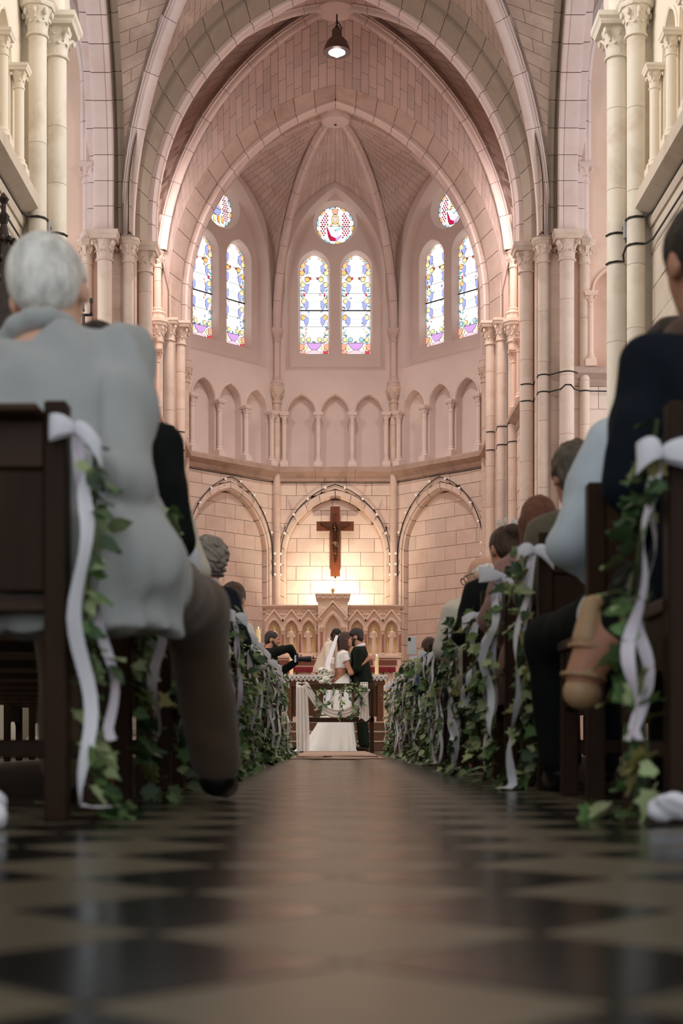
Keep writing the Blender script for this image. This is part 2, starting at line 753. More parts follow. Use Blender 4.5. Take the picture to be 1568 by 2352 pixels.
def reveal(mb, fr, la, da, lb, db, closed=True, mi=0):
    n = len(la)
    vs = [fr(u, z, da) for u, z in la] + [fr(u, z, db) for u, z in lb]
    fs = [(i, (i + 1) % n, n + (i + 1) % n, n + i) for i in range(n if closed else n - 1)]
    mb.add(vs, fs, mi)


def courses(fr, parent, u0, u1, z0, z1, ch, bl, d, depth, mt, mode=None, hw=None, uc=0.0, seed=0, name='stone_block', j=0.0032):
    """dressed stones in bond, clipped to (in) or around (out) an arched shape"""
    rr = random.Random(seed)
    nz = int(round((z1 - z0) / ch))
    for r in range(nz):
        za, zb = z0 + r * ch + j, min(z0 + (r + 1) * ch, z1) - j
        off = (r % 2) * bl / 2 + rr.uniform(-.03, .03)
        cuts = [u0]
        k = math.floor((u0 - off) / bl) + 1
        while off + k * bl < u1 - .08:
            c = off + k * bl + rr.uniform(-.05, .05) * bl
            if c > u0 + .08:
                cuts.append(c)
            k += 1
        cuts.append(u1)
        for a, b in zip(cuts, cuts[1:]):
            a, b = a + j, b - j
            polys = []
            if mode is None:
                polys = [[(a, za), (b, za), (b, zb), (a, zb)]]
            else:
                zz = [za + (zb - za) * i / 4 for i in range(5)]
                if mode == 'in':
                    sp = [(max(a, uc - hw(z) + j), min(b, uc + hw(z) - j), z) for z in zz]
                    sps = [sp]
                else:
                    if hw(za) < 1e-6 and hw(zb) < 1e-6:
                        sps = [[(a, b, z) for z in zz]]
                    else:
                        sps = []
                        if a < uc:
                            sps.append([(a, min(b, uc - hw(z) - j) if hw(z) > 0 else min(b, uc), z) for z in zz])
                        if b > uc:
                            sps.append([(max(a, uc + hw(z) + j) if hw(z) > 0 else max(a, uc), b, z) for z in zz])
                for sp in sps:
                    sp = [q for q in sp if q[1] - q[0] > .004]
                    if len(sp) < 2 or max(q[1] - q[0] for q in sp) < .03:
                        continue
                    L = [(q[0], q[2]) for q in sp]
                    Rr = [(q[1], q[2]) for q in sp]

                    def simp(S):
                        if max(p[0] for p in S) - min(p[0] for p in S) < 1e-6:
                            return [S[0], S[-1]]
                        return S
                    polys.append(simp(Rr) + simp(L)[::-1])
            for P in polys:
                dd = d + rr.uniform(-.003, .003)
                stone(name, [fr(u, z, dd) for u, z in P], fr.N, mt, parent, depth)


def arch_pieces(parent, specs, zs, npc, mt, mapf=None, sides=(-1, 1), sub=3, name='voussoir', mt2=None, back=True):
    """arch of voussoirs; specs = profile of curves (w, z0, c, depth Y, offset)"""
    if mapf is None:
        mapf = lambda x, y, z: (x, y, z)
    cur = [arch_pts(w_, z0, c, zs, npc * sub) for w_, z0, c, y, o in specs]

    def P(k, i, s, extra=0.0, ti=None):
        x, z, nx, nz = cur[k][i]
        o = specs[k][4] + extra
        if i == len(cur[k]) - 1 and extra > .0155:
            return mapf(0.0, specs[k][3], z + nz * o + .012)
        if ti is not None:
            x2, z2 = cur[k][ti][0], cur[k][ti][1]
            l = math.hypot(x2 - x, z2 - z)
            g = min(.005 / max(l, 1e-6), .4)
            x, z = x + (x2 - x) * g, z + (z2 - z) * g
        return mapf(s * (x + nx * o) * -1 if s > 0 else (x + nx * o), specs[k][3], z + nz * o)
    K = len(specs)
    for s in sides:
        if back:
            mb = MB()
            mb.grid([[P(k, i, s, .016) for k in range(K)] for i in range(npc * sub + 1)])
            mb.build('joint_bed', MORTAR, parent)
        for j in range(npc):
            mb = MB()
            rows = [[P(k, j * sub, s, .014, j * sub + 1) for k in range(K)], [P(k, j * sub, s, 0, j * sub + 1) for k in range(K)]]
            rows += [[P(k, i, s) for k in range(K)] for i in range(j * sub + 1, (j + 1) * sub)]
            e = (j + 1) * sub
            rows += [[P(k, e, s, 0, e - 1) for k in range(K)], [P(k, e, s, .014, e - 1) for k in range(K)]]
            mb.grid(rows)
            if mt2:
                for fi, f in enumerate(mb.f):
                    mb.m[fi] = mt2[1][fi % (K - 1)]
                mb.build(name, mt2[0], parent, smooth=35)
            else:
                mb.build(name, mt, parent, smooth=35)


RIBPROF = [(-.10, 0), (-.10, .07), (-.085, .075), (-.085, .10), (-.055, .11), (-.05, .15), (-.03, .175), (0, .185),
           (.03, .175), (.05, .15), (.055, .11), (.085, .10), (.085, .075), (.10, .07), (.10, 0)]


def rib_curve(K, B, z0, R, n):
    """vertical plane arc from K (z0) to above B, arc-length spaced"""
    K, B = Vector((K[0], K[1])), Vector((B[0], B[1]))
    L = (B - K).length
    pts = []
    m = 200
    for i in range(m + 1):
        a = (PI / 2) * i / m
        d = R - R * math.cos(a)
        if d > L:
            break
        p = K + (B - K) * (d / L)
        pts.append(Vector((p.x, p.y, z0 + R * math.sin(a))))
    if (Vector((pts[-1].x, pts[-1].y)) - B).length > 1e-4:
        pts.append(Vector((B.x, B.y, pts[-1].z + (L - (Vector((pts[-1].x, pts[-1].y)) - K).length) * .05)))
    return resample(pts, n)


def resample(pts, n):
    d = [0]
    for a, b in zip(pts, pts[1:]):
        d.append(d[-1] + (Vector(b) - Vector(a)).length)
    out, k = [], 0
    for i in range(n + 1):
        t = d[-1] * i / n
        while k < len(pts) - 2 and d[k + 1] < t:
            k += 1
        f = (t - d[k]) / max(d[k + 1] - d[k], 1e-9)
        out.append(Vector(pts[k]).lerp(Vector(pts[k + 1]), min(f, 1)))
    return out


def rib_pieces(parent, curve, npc, mt, sc_=1.0, i0=0, name='rib_stone'):
    n = len(curve) - 1
    sub = n // npc
    h = (curve[-1] - curve[0])
    side = Vector((h.y, -h.x, 0)).normalized()

    def ring(i, dn=0.0, f=0.0):
        p = curve[i].copy()
        t = (curve[min(i + 1, n)] - curve[max(i - 1, 0)]).normalized()
        p += t * f
        nn = t.cross(side)
        if nn.dot(Vector((h.x, h.y, -1.5 * h.length))) < 0:
            nn = -nn
        return [p + side * (a * sc_) + nn * ((b - .06 - dn) * sc_) for a, b in RIBPROF]
    for j in range(npc):
        mb = MB()
        a, b = j * sub, (j + 1) * sub
        rows = [ring(a, .03, .004), ring(a, 0, .004)] + [ring(i) for i in range(a + 1, b)] + [ring(b, 0, -.004), ring(b, .03, -.004)]
        mb.grid(rows)
        mb.build(name, mt, parent, smooth=35)
    mb = MB()
    mb.grid([ring(i, .014) for i in range(n + 1)])
    mb.build('joint_bed', MORTAR, parent)


def vault_cell(parent, rib, wall, ch, bl, mt, cen, seed=0, tmin=0.0, name='vault_stone'):
    rr = random.Random(seed)
    n = len(rib) - 1
    cen = Vector(cen)
    L = max(sum((a - b).length for a, b in zip(rib, rib[1:])), sum((a - b).length for a, b in zip(wall, wall[1:])))
    nc = int(L / ch)

    def cv(C, t):
        f = min(max(t, 0), 1) * n
        i = min(int(f), n - 1)
        return C[i].lerp(C[i + 1], f - i)

    def S(t, v):
        return cv(rib, t).lerp(cv(wall, t), v)
    mb = MB()
    P = []
    for i in range(n + 1):
        row = []
        for v in (0, .5, 1):
            p = S(i / n, v)
            d = (p - cen).normalized()
            row.append(p + d * .02)
        P.append(row)
    mb.grid(P)
    mb.build('joint_bed', MORTAR, parent)
    for c in range(nc):
        t0, t1 = c / nc, (c + 1) / nc
        if t1 < tmin:
            continue
        tm = (t0 + t1) / 2
        W = (cv(wall, tm) - cv(rib, tm)).length
        if W < .06:
            continue
        g = .0025
        dt = g / L
        nb = W / bl
        off = (c % 2) * .5 + rr.uniform(-.06, .06)
        cuts = [0.0] + [(k + off) / nb for k in range(0, int(nb) + 2) if .35 < (k + off) < nb - .3] + [1.0]
        for a, b in zip(cuts, cuts[1:]):
            va, vb = a + g / W, b - g / W
            q = [S(t0 + dt, va), S(t0 + dt, vb), S(t1 - dt, vb), S(t1 - dt, va)]
            nn = (q[1] - q[0]).cross(q[2] - q[1])
            if nn.length < 1e-9:
                continue
            nn.normalize()
            if nn.dot(cen - q[0]) < 0:
                nn = -nn
            q = [p + nn * rr.uniform(-.002, .002) for p in q]
            stone(name, q, nn, mt, parent, .02, .003)


# ------------------------------------------------------------------ carved capitals, columns
CAPS = {}


def capital_mesh(mt, ab='sq'):
    key = (mt.name, ab)
    if key in CAPS:
        return CAPS[key]
    mb = MB()
    H = 1.5
    mb.lathe([(1.0, -.02), (1.16, .0), (1.2, .06), (1.16, .12), (1.0, .14), (1.0, .3), (1.06, .7), (1.22, 1.1), (1.5, H)], 20)
    for tier in (0, 1):
        for i in range(8):
            a = 2 * PI * (i + .5 * tier) / 8 + PI / 8
            z1 = (.75, 1.22)[tier]
            P = []
            for j in range(7):
                t = j / 6
                rr = 1.04 + .05 * t + (0.42 * max(t - .55, 0) ** 1.4 * 2.2)
                z = .16 + (z1 - .16) * min(t * 1.18, 1) - max(t - .85, 0) * 1.1
                ww = .36 * math.sin(PI * min(.18 + t * .8, 1)) ** .7
                P.append([(((rr - .05 * (k != 1)) * math.cos(a + k_ * ww)), ((rr - .05 * (k != 1)) * math.sin(a + k_ * ww)), z) for k, k_ in enumerate((-1, 0, 1))])
            mb.grid(P)
    cr = 1.62 if ab == 'sq' else 1.5
    for i in range(4 if ab == 'sq' else 8):
        a = PI / 4 + i * (PI / 2 if ab == 'sq' else PI / 4)
        pts = []
        for j in range(6):
            t = j / 5
            rr = 1.15 + (cr * (1.18 if ab == 'sq' else 1.0) - 1.15) * t ** 1.5
            pts.append((rr * math.cos(a), rr * math.sin(a), .85 + .5 * math.sin(t * PI / 2)))
        mb.tube(pts, [.16, .15, .13, .11, .1, .1], 5)
        r2 = cr * (1.2 if ab == 'sq' else 1.0)
        mb.sphere((r2 * math.cos(a), r2 * math.sin(a), 1.2), .2, 8, 5)
    me = mb.mesh('capital', mt, smooth=45)
    CAPS[key] = me
    return me


def abacus(mb, r, z, h, ab, yaw=0.0):
    n = 4 if ab == 'sq' else 8
    k = (math.sqrt(2) if n == 4 else 1 / math.cos(PI / 8)) * r
    prof = [(k * .84, z), (k * .9, z + h * .25), (k * .9, z + h * .35), (k * .99, z + h * .55), (k, z + h * .6), (k, z + h)]
    mb.lathe(prof, n, a0=PI / n + yaw, a1=PI / n + yaw + 2 * PI)


def column(label, x, y, r, z0, z1, mt, caph=None, ab='sq', drum=.62, base=True, group=None, name='column', aw=1.7, joints=True, abh=None, seed=0, yaw=0.0, bk=1.0):
    """column from z0 to the top of its abacus z1"""
    t = thing(name, label, 'column', (x, y, z0), 0, group)
    caph = caph or r * 3.0
    abh = abh or r * 1.15
    H = z1 - z0
    rr = random.Random(seed + int(abs(x * 91 + y * 37)))
    zb = 0.0
    if base:
        mb = MB()
        zb = r * 2.2 * bk ** 2
        q = bk ** 2
        mb.lathe([(r * 1.75 * bk, 0), (r * 1.75 * bk, r * .35 * q), (r * 1.6 * bk, r * .5 * q), (r * 1.6 * bk, r * .9 * q)], 8, a0=PI / 8, a1=PI / 8 + 2 * PI)
        mb.lathe([(r * 1.55 * bk, r * .9 * q), (r * 1.68 * bk, r * 1.1 * q), (r * 1.6 * bk, r * 1.35 * q), (r * 1.25, r * 1.5 * q), (r * 1.2, r * 1.7 * q), (r * 1.32, r * 1.85 * q), (r * 1.25, r * 2.05 * q), (r, zb)], 20)
        mb.build('base', mt, t, smooth=35)
    zt = H - abh - caph
    z = zb
    while z < zt - .05:
        h = drum * rr.uniform(.8, 1.25)
        if zt - (z + h) < drum * .4:
            h = zt - z
        mb = MB()
        e = .004
        mb.lathe([(r - .006, z), (r, z + e), (r, z + h - e), (r - .006, z + h)], 20)
        mb.build('shaft_drum', mt, t, smooth=35)
        z += h
    c = link('capital', capital_mesh(mt, ab), t, (0, 0, zt))
    c.scale = (r * 1.06, r * 1.06, caph / 1.5)
    c.rotation_euler = (0, 0, yaw)
    mb = MB()
    abacus(mb, r * aw, zt + caph, abh, ab, yaw)
    mb.build('abacus', mt, t)
    return t


def colonnette(fr, parent, u, d, z0, z1, r, mt, name='colonnette'):
    """small arcade column as a part of its wall, with capital and base as its own pieces"""
    p = fr(u, 0, d)
    H = z1 - z0
    zb = r * 4.2
    ch = r * 3.4
    ah = r * 1.3
    mb = MB()
    mb.lathe([(r, zb), (r, H - ah - ch)], 14)
    o = mb.build(name, mt, parent, smooth=35, loc=(p.x, p.y, z0))
    yaw = math.atan2(fr.N.y, fr.N.x)
    mb = MB()
    mb.lathe([(r * 2.0 * 1.2, 0), (r * 2.0 * 1.2, r * 2.2)], 4, a0=PI / 4 + yaw, a1=PI / 4 + yaw + 2 * PI)
    mb.lathe([(r * 1.6, r * 2.2), (r * 1.7, r * 2.6), (r * 1.5, r * 3.0), (r * 1.15, r * 3.3), (r * 1.25, r * 3.7), (r, zb)], 14)
    mb.build('base', mt, o, smooth=35)
    c = link('capital', capital_mesh(mt), o, (0, 0, H - ah - ch))
    c.scale = (r, r, ch / 1.5)
    c.rotation_euler = (0, 0, yaw)
    mb = MB()
    abacus(mb, r * 2.1, H - ah, ah, 'sq', yaw)
    mb.build('abacus', mt, o)
    return o


ZC0, ZC1 = 5.16, 5.42          # string course
ARC_CAP, ARC_H = 6.47, 0.37    # arcade springing and rise
ARC_SP = 0.655


def arcade(fr, parent, cols, mt, u0, u1, ztop=7.0, dep=.17, edge=(True, True), mould=True):
    """blind arcade: plate with pointed niches between the column positions"""
    holes, loops = [], []
    mb = MB()
    for a, b in zip(cols, cols[1:]):
        uc, hw = (a + b) / 2, (b - a) / 2 - .065
        f = arch_fn(hw, ARC_CAP, ARC_H, uc)
        holes.append((uc - hw, uc + hw, lambda u: ZC1, f))
        loops.append(loop_pts(hw, ZC1, ARC_CAP, ARC_H, uc, 10))
    plate(mb, fr, u0, u1, ZC1 - .02, ztop, holes, 0)
    for L in loops:
        reveal(mb, fr, L, 0, L, -dep)
    a, b = cols[0], cols[-1]
    mb.add([fr(a, ZC1 - .02, -dep), fr(b, ZC1 - .02, -dep), fr(b, ARC_CAP + .5, -dep), fr(a, ARC_CAP + .5, -dep)], [(0, 1, 2, 3)])
    if mould:
        for L in loops:
            uc = (L[0][0] + L[-1][0]) / 2
            pts = [fr(uc + (u - uc) * 1.1, z + (.02 if z > ARC_CAP + .1 else 0), .006) for u, z in L[1:-1]]
            mb.tube(pts, .02, 6)
    for u in cols:
        colonnette(fr, parent, u, .075, ZC1, ARC_CAP, .046, mt)
    return mb


def string_course(fr, name, u0, u1, mt, miter=(0.0, 0.0), parent=None, z0=ZC0, z1=ZC1, proj=.17):
    prof = [(-.02, z0), (.03, z0), (.05, z0 + .05), (.05, z0 + .09), (proj * .8, z0 + .14), (proj, z0 + .16), (proj, z1 - .03), (proj - .02, z1), (-.02, z1)]
    mb = MB()
    nseg = max(1, int((u1 - u0) / .7))
    o = None
    for k in range(nseg):
        a, b = u0 + (u1 - u0) * k / nseg + .002, u0 + (u1 - u0) * (k + 1) / nseg - .002

        def F(u, last, first):
            return lambda d, z: fr(u - (miter[1] * d if last else 0) + (miter[0] * d if first else 0), z, d)
        m2 = MB()
        m2.prism(prof, F(a, False, k == 0), F(b, k == nseg - 1, False))
        if o is None:
            o = tag(m2.build(name, mt, parent), kind='structure')
        else:
            m2.build('course_stone', mt, o)
    return o
# ------------------------------------------------------------------ floor
TILE_L = mat('tile_light', (100, 92, 74), .30, noise=.14, scale=7, rnd=.16, bump=.05, bscale=9, spec=.22, tint=(70, 66, 52), tscale=5, tamt=.5)
TILE_D = mat('tile_dark', (24, 25, 22), .2, noise=.2, scale=8, rnd=.25, bump=.05, bscale=9, spec=.22)
mb = MB()
mb.box(-9, -6, -.3, 9, 31, -.006)
floor = tag(mb.build('floor', mat('floor_bed', (58, 50, 42), .5, noise=.1)), kind='structure')
G = .32
cells = []
for dark in (0, 1):
    for j in range(-3, 62):
        for i in range(-4, 5):
            cx = -.18 + G * i + (0 if dark else G / 2)
            cy = 1.02 + G * j + (0 if dark else G / 2)
            if cy < .5 or cy > 20.9 or abs(cx - .045) > .86 or (cy > 11.5 and abs(cx) < .3):
                continue
            cells.append((cy, cx, dark))
cells.sort()
TM = []
for k in (0, 1):
    q = G / 2 - .0025
    mb = MB()
    vs = [(0, -q, -.001), (q, 0, -.001), (0, q, -.001), (-q, 0, -.001)]
    i_ = q - .003
    vs += [(0, -i_, 0), (i_, 0, 0), (0, i_, 0), (-i_, 0, 0)] + [(0, -q, -.012), (q, 0, -.012), (0, q, -.012), (-q, 0, -.012)]
    mb.add(vs, [(4, 5, 6, 7)] + [(a, (a + 1) % 4, 4 + (a + 1) % 4, 4 + a) for a in range(4)] + [(8 + a, 8 + (a + 1) % 4, (a + 1) % 4, a) for a in range(4)])
    TM.append((mb, mb.mesh('floor_tile', (TILE_L, TILE_D)[k])))
rest = [MB(), MB()]
for n_, (cy, cx, dk) in enumerate(cells):
    if n_ < 300:
        o = link('floor_tile', TM[dk][1], floor, (cx, cy, 0))
        o.rotation_euler = (RND.uniform(-.003, .003), RND.uniform(-.003, .003), 0)
    else:
        ta, tb = RND.uniform(-.003, .003), RND.uniform(-.003, .003)
        rest[dk].add([(x + cx, y + cy, z + x * ta + y * tb) for x, y, z in TM[dk][0].v], TM[dk][0].f)
for dk in (0, 1):
    tag(rest[dk].build('floor_tile_field', (TILE_L, TILE_D)[dk], floor), kind='stuff')

# ------------------------------------------------------------------ apse: five sides of an octagon
AP_A, AP_C, AP_Y = 2.303, 2.78, 24.72
BOSS = (0.0, AP_Y)
S2 = math.sqrt(.5)
T22 = math.tan(PI / 8)
facets = {'centre': Fr((0, AP_Y + AP_C, 0), (1, 0, 0), (0, -1, 0)),
          'right': Fr((AP_C * S2, AP_Y + AP_C * S2, 0), (S2, -S2, 0), (-S2, -S2, 0)),
          'left': Fr((-AP_C * S2, AP_Y + AP_C * S2, 0), (S2, S2, 0), (S2, -S2, 0))}
FORM = (1.12, 9.2, 1.75)
LAN = dict(w=.275, zb=7.74, z0=9.34, h=.32)
GLASS_D = -.40
for si, (side, fr) in enumerate(facets.items()):
    top = arch_fn(*FORM)
    h0 = arch_fn(.97, 9.1, 1.76)
    cols_ = [-1.5 * ARC_SP, -.5 * ARC_SP, .5 * ARC_SP, 1.5 * ARC_SP]
    wl = empty('wall_apse_' + side)
    tag(wl, kind='structure')
    mb = arcade(fr, wl, cols_, PLASTER, -1.15, 1.15)
    plate(mb, fr, -1.15, 1.15, 7.0, lambda u: top(u) + .05, [(-.97, .97, lambda u: 7.31, h0)])
    La, Lb = loop_pts(.97, 7.31, 9.1, 1.76), loop_pts(.88, 7.44, 9.1, 1.68)
    reveal(mb, fr, La, 0, Lb, -.22)
    f1 = arch_fn(.88, 9.1, 1.68)
    holes = []
    for uc in (-.41, .41):
        f = arch_fn(.315, 9.34, .37, uc)
        holes.append((uc - .315, uc + .315, lambda u: 7.68, f))
        reveal(mb, fr, loop_pts(.315, 7.68, 9.34, .37, uc), -.22, loop_pts(.275, 7.74, 9.34, .32, uc), GLASS_D)
    zc, ro, ri = 10.25, .425, .36
    holes.append((-ro, ro, lambda u: zc - math.sqrt(max(ro * ro - u * u, 0)), lambda u: zc + math.sqrt(max(ro * ro - u * u, 0))))
    reveal(mb, fr, circ_pts(ro, 0, zc), -.22, circ_pts(ri, 0, zc), GLASS_D)
    plate(mb, fr, -.88, .88, 7.44, f1, holes, -.22)
    mb.build('plaster_wall', PLASTER, wl)
    mb = MB()
    mb.add([fr(-1.24, 0, -.17), fr(1.24, 0, -.17), fr(1.24, 5.4, -.17), fr(-1.24, 5.4, -.17)], [(0, 1, 2, 3)])
    mb.build('joint_bed', MORTAR, wl)
    zlow = 1.38
    hwo, hwi = arch_hw(1.095, 3.7, 1.30), arch_hw(.945, 3.7, 1.16)
    courses(fr, wl, -1.15, 1.15, zlow, ZC0, .27, .49, 0, .15, ASHLAR, 'out', hwo, 0, si * 7 + 1)
    courses(fr, wl, -.95, .95, zlow, 4.9, .27, .49, -.14, .03, ASHLAR, 'in', hwi, 0, si * 7 + 2)
    co, ci = arch_c(1.095, 1.30), arch_c(.945, 1.16)
    arch_pieces(wl, [(1.09, 3.7, co, -.10, 0), (1.09, 3.7, co, .008, 0), (.985, 3.7, ci, .008, 0), (.985, 3.7, ci, -.02, 0), (.95, 3.7, ci, -.03, 0), (.945, 3.7, ci, -.05, 0), (.945, 3.7, ci, -.16, 0)],
                zlow, 13, ASHLAR, lambda x, y, z, fr=fr: fr(x, z, y), sub=3, back=False)
    string_course(fr, 'trim_apse_' + side, -AP_A / 2, AP_A / 2, CORNICE, (T22, T22))
for s, side in ((-1, 'far_left'), (1, 'far_right')):
    fr = Fr((s * AP_C, 24.9, 0), (0, -s, 0), (-s, 0, 0))
    mb = MB()
    plate(mb, fr, -1.0, 1.0, 0, 11.2, [])
    wl = tag(mb.build('wall_apse_' + side, PLASTER), kind='structure')
    string_course(fr, 'trim_apse_' + side, -.97, .97, CORNICE)

corner = {}
for s in (-1, 1):
    for k, (vx, vy) in enumerate(((s * AP_A / 2, AP_Y + AP_C), (s * AP_C, AP_Y + AP_A / 2))):
        d = Vector((BOSS[0] - vx, BOSS[1] - vy)).normalized()
        px, py = vx + d.x * .06, vy + d.y * .06
        where = ('beside the central apse bay', 'behind the choir arch')[k]
        g = ('slender columns beside the central apse bay', 'slender columns behind the choir arch')[k]
        column('slender pink engaged column rising from the floor ' + where, px, py, .072, .45, 6.95, PLASTER if 0 else SHAFT, caph=.21, ab='oct', drum=.7, group=g, abh=.09, aw=1.85, base=False)
        column('short upper shaft carrying an apse vault rib ' + where, px, py, .055, 6.95, 8.1, RIB, bk=1.3, caph=.19, ab='oct', drum=.6, group=g.replace('slender', 'upper').replace('columns', 'shafts'), abh=.08, aw=1.9)
        corner[(s, k)] = (px, py)

# apse vault
NR = 27
va = tag(empty('ceiling_apse'), kind='structure')
ribs = {}
for key, (px, py) in corner.items():
    L = math.hypot(px - BOSS[0], py - BOSS[1])
    cv = rib_curve((px, py), BOSS, 8.1, 2.985, NR)
    ribs[key] = cv
    rib_pieces(va, cv, 9, RIB, .82)


def form_curve(fr, sgn, n, zs=8.1):
    w_, z0, h = FORM
    return [fr(sgn * -x, z, 0) if True else None for x, z, a, b in arch_pts(w_, z0, arch_c(w_, h), zs, n)]


CENV = (0, 24.7, 6.5)
for side, kl, kr in (('centre', (-1, 0), (1, 0)), ('left', (-1, 1), (-1, 0)), ('right', (1, 0), (1, 1))):
    fr = facets[side]
    vault_cell(va, ribs[kl], form_curve(fr, -1, NR), .16, .36, VAULT_A, CENV, seed=hash(side) % 97 * 0 + len(side), tmin=.12)
    vault_cell(va, ribs[kr], form_curve(fr, 1, NR), .16, .36, VAULT_A, CENV, seed=len(side) + 9, tmin=.12)
A2C = [(2.72, 7.5, .70, 23.2, 0), (2.715, 7.5, .71, 23.22, -.01), (2.56, 7.47, .89, 23.58, 0), (2.55, 7.47, .9, 23.60, .035), (2.53, 7.47, .92, 23.66, .035),
       (2.50, 7.46, .98, 23.68, 0), (2.48, 7.46, 1.02, 23.72, -.015), (2.475, 7.46, 1.03, 23.77, -.01), (2.475, 7.46, 1.03, 23.79, .015), (2.45, 7.45, 1.09, 23.82, .0), (2.437, 7.45, 1.12, 23.95, 0), (2.5, 7.45, 1.12, 24.0, .02)]
for s in (-1, 1):
    back = [Vector((-s * -x if False else s * -x * 1.0, 23.98, z)) for x, z, a, b in arch_pts(2.55, 7.45, 1.0, 7.6, NR)]
    vault_cell(va, ribs[(s, 1)], back, .16, .36, VAULT_A, CENV, seed=5, tmin=.2)
mb = MB()
zb_ = 11.02
mb.lathe([(.02, zb_ - .16), (.17, zb_ - .15), (.24, zb_ - .12), (.26, zb_ - .05), (.26, zb_ + .1)], 24, c=(0, AP_Y, 0))
mb.lathe([(.001, zb_ - .175), (.022, zb_ - .175), (.022, zb_ - .15)], 10, c=(0, AP_Y, 0), mi=1)
mb.build('vault_boss', [RIB, CABLE], va, smooth=35)

# ------------------------------------------------------------------ choir arch in front of the apse
t2 = tag(empty('trim_choir_arch'), kind='structure')
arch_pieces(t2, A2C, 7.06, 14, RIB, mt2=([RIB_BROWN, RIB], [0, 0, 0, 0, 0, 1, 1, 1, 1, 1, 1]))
for s in (-1, 1):
    sd = 'choir arch'
    column('round shaft under the choir arch, foremost of three', s * 2.57, 23.55, .085, .45, 7.06, SHAFT, caph=.27, drum=.75, group='inner shafts of the choir arch', aw=2.15, base=False)
    column('round shaft under the choir arch, middle one of three', s * 2.73, 23.36, .082, .45, 7.06, SHAFT, caph=.26, drum=.8, group='middle shafts of the choir arch', aw=1.9, base=False)
    column('tall round shaft in the corner next to the choir arch, outermost of three', s * 2.89, 23.12, .086, .45, 6.98, SHAFT, caph=.26, ab='oct', drum=.85, group='outer shafts of the choir arch', aw=1.95, base=False)
    column('thin upper shaft in the corner next to the choir arch', s * 2.89, 23.12, .062, 6.98, 8.1, SHAFT, bk=1.25, caph=.2, ab='oct', drum=.5, group='upper shafts of the choir arch', aw=1.75)
    pr = tag(empty('trim_choir_pier'), kind='structure')
    for k in range(12):
        mb = MB()
        z0, z1 = .45 + k * .55, .45 + (k + 1) * .55
        mb.box(s * 2.64, 23.45, z0, s * 3.0, 24.0, min(z1, 7.06), .004)
        mb.build('pier_stone', ASHLAR, pr)
    mb = MB()
    mb.box(s * 2.69, 23.24, 7.06, s * 3.05, 24.05, 9.4)
    mb.build('pier_head', PLASTER_OCHRE, pr)

# choir bay walls
for s, side in ((-1, 'choir_left'), (1, 'choir_right')):
    fr = Fr((s * 2.96, 22.0, 0), (0, -s, 0), (-s, 0, 0))
    wl = tag(empty('wall_' + side), kind='structure')
    mb = arcade(fr, wl, [-s * -1.05, -s * -.395, -s * .26, -s * .915][::(1 if s > 0 else -1)] if False else [-1.0, -.345, .31, .965], PLASTER_OCHRE, -1.25, 1.25, 11.6)
    plate(mb, fr, -1.25, 1.25, 0, ZC0 + .1, [])
    mb.build('plaster_wall', PLASTER_OCHRE, wl)
    courses(fr, wl, -1.25, 1.25, 2.0, ZC0, .27, .49, .02, .02, ASHLAR, seed=31)
    string_course(fr, 'trim_' + side, -1.2, 1.2, CORNICE)

# choir vault
vc = tag(empty('ceiling_choir'), kind='structure')
CB = (0.0, 21.97)
CENC = (0, 21.97, 7.0)
a2c0 = lambda s, n: [Vector((s * -x, 23.2, z)) for x, z, a, b in arch_pts(2.72, 7.5, .70, 8.05, n)]
for s in (-1, 1):
    back = rib_curve((s * 2.86, 23.1), CB, 7.72, 3.93, NR)
    back = resample([p for p in back if p.z > 8.05], NR)
    front = rib_curve((s * 2.86, 20.86), CB, 7.72, 3.93, NR)
    rib_pieces(vc, back, 9, RIB, .95)
    rib_pieces(vc, front, 9, RIB, .95)
    vault_cell(vc, back, a2c0(s, NR), .145, .36, VAULT, CENC, seed=3 + s)
    wallc = [Vector((s * 2.97, 21.97 - x, z)) for x, z, a, b in arch_pts(1.16, 9.3, arch_c(1.16, 2.1), 8.05, NR)]
    wallf = [Vector((s * 2.97, 21.97 + x, z)) for x, z, a, b in arch_pts(1.16, 9.3, arch_c(1.16, 2.1), 7.72, NR)]
    vault_cell(vc, back, wallc, .17, .36, VAULT, CENC, seed=13 + s, tmin=.1)
    vault_cell(vc, front, wallf, .17, .36, VAULT, CENC, seed=23 + s, tmin=.1)
    a1b = [Vector((s * -x, 20.75, z)) for x, z, a, b in arch_pts(2.75, 7.7, .8, 7.72, NR)]
    vault_cell(vc, front, a1b, .17, .40, VAULT, CENC, seed=43 + s, tmin=.3)
mb = MB()
zb_ = 11.50
mb.lathe([(.02, zb_ - .13), (.2, zb_ - .12), (.3, zb_ - .09), (.33, zb_ - .02), (.33, zb_ + .1)], 24, c=(0, CB[1], 0))
mb.build('vault_boss', RIB, vc, smooth=35)

# ------------------------------------------------------------------ crossing: great arch, piers, transept arches, vault
t1 = tag(empty('trim_great_arch'), kind='structure')
A1C = [(2.88, 7.7, .75, 19.80, 0), (2.86, 7.7, .75, 19.86, -.0), (2.835, 7.7, .75, 20.07, 0), (2.83, 7.7, .75, 20.09, .03), (2.81, 7.7, .75, 20.12, .03), (2.80, 7.69, .76, 20.13, 0), (2.785, 7.69, .765, 20.16, -.015), (2.77, 7.68, .77, 20.19, .0),
       (2.69, 7.64, .8, 20.38, 0), (2.68, 7.63, .8, 20.40, .04), (2.66, 7.63, .82, 20.46, .04), (2.64, 7.64, .86, 20.47, 0), (2.61, 7.65, .92, 20.54, -.015), (2.60, 7.65, .94, 20.58, .01), (2.60, 7.65, .94, 20.60, .02), (2.588, 7.65, .97, 20.62, 0), (2.584, 7.65, .976, 20.70, 0), (2.65, 7.65, .976, 20.76, .02)]
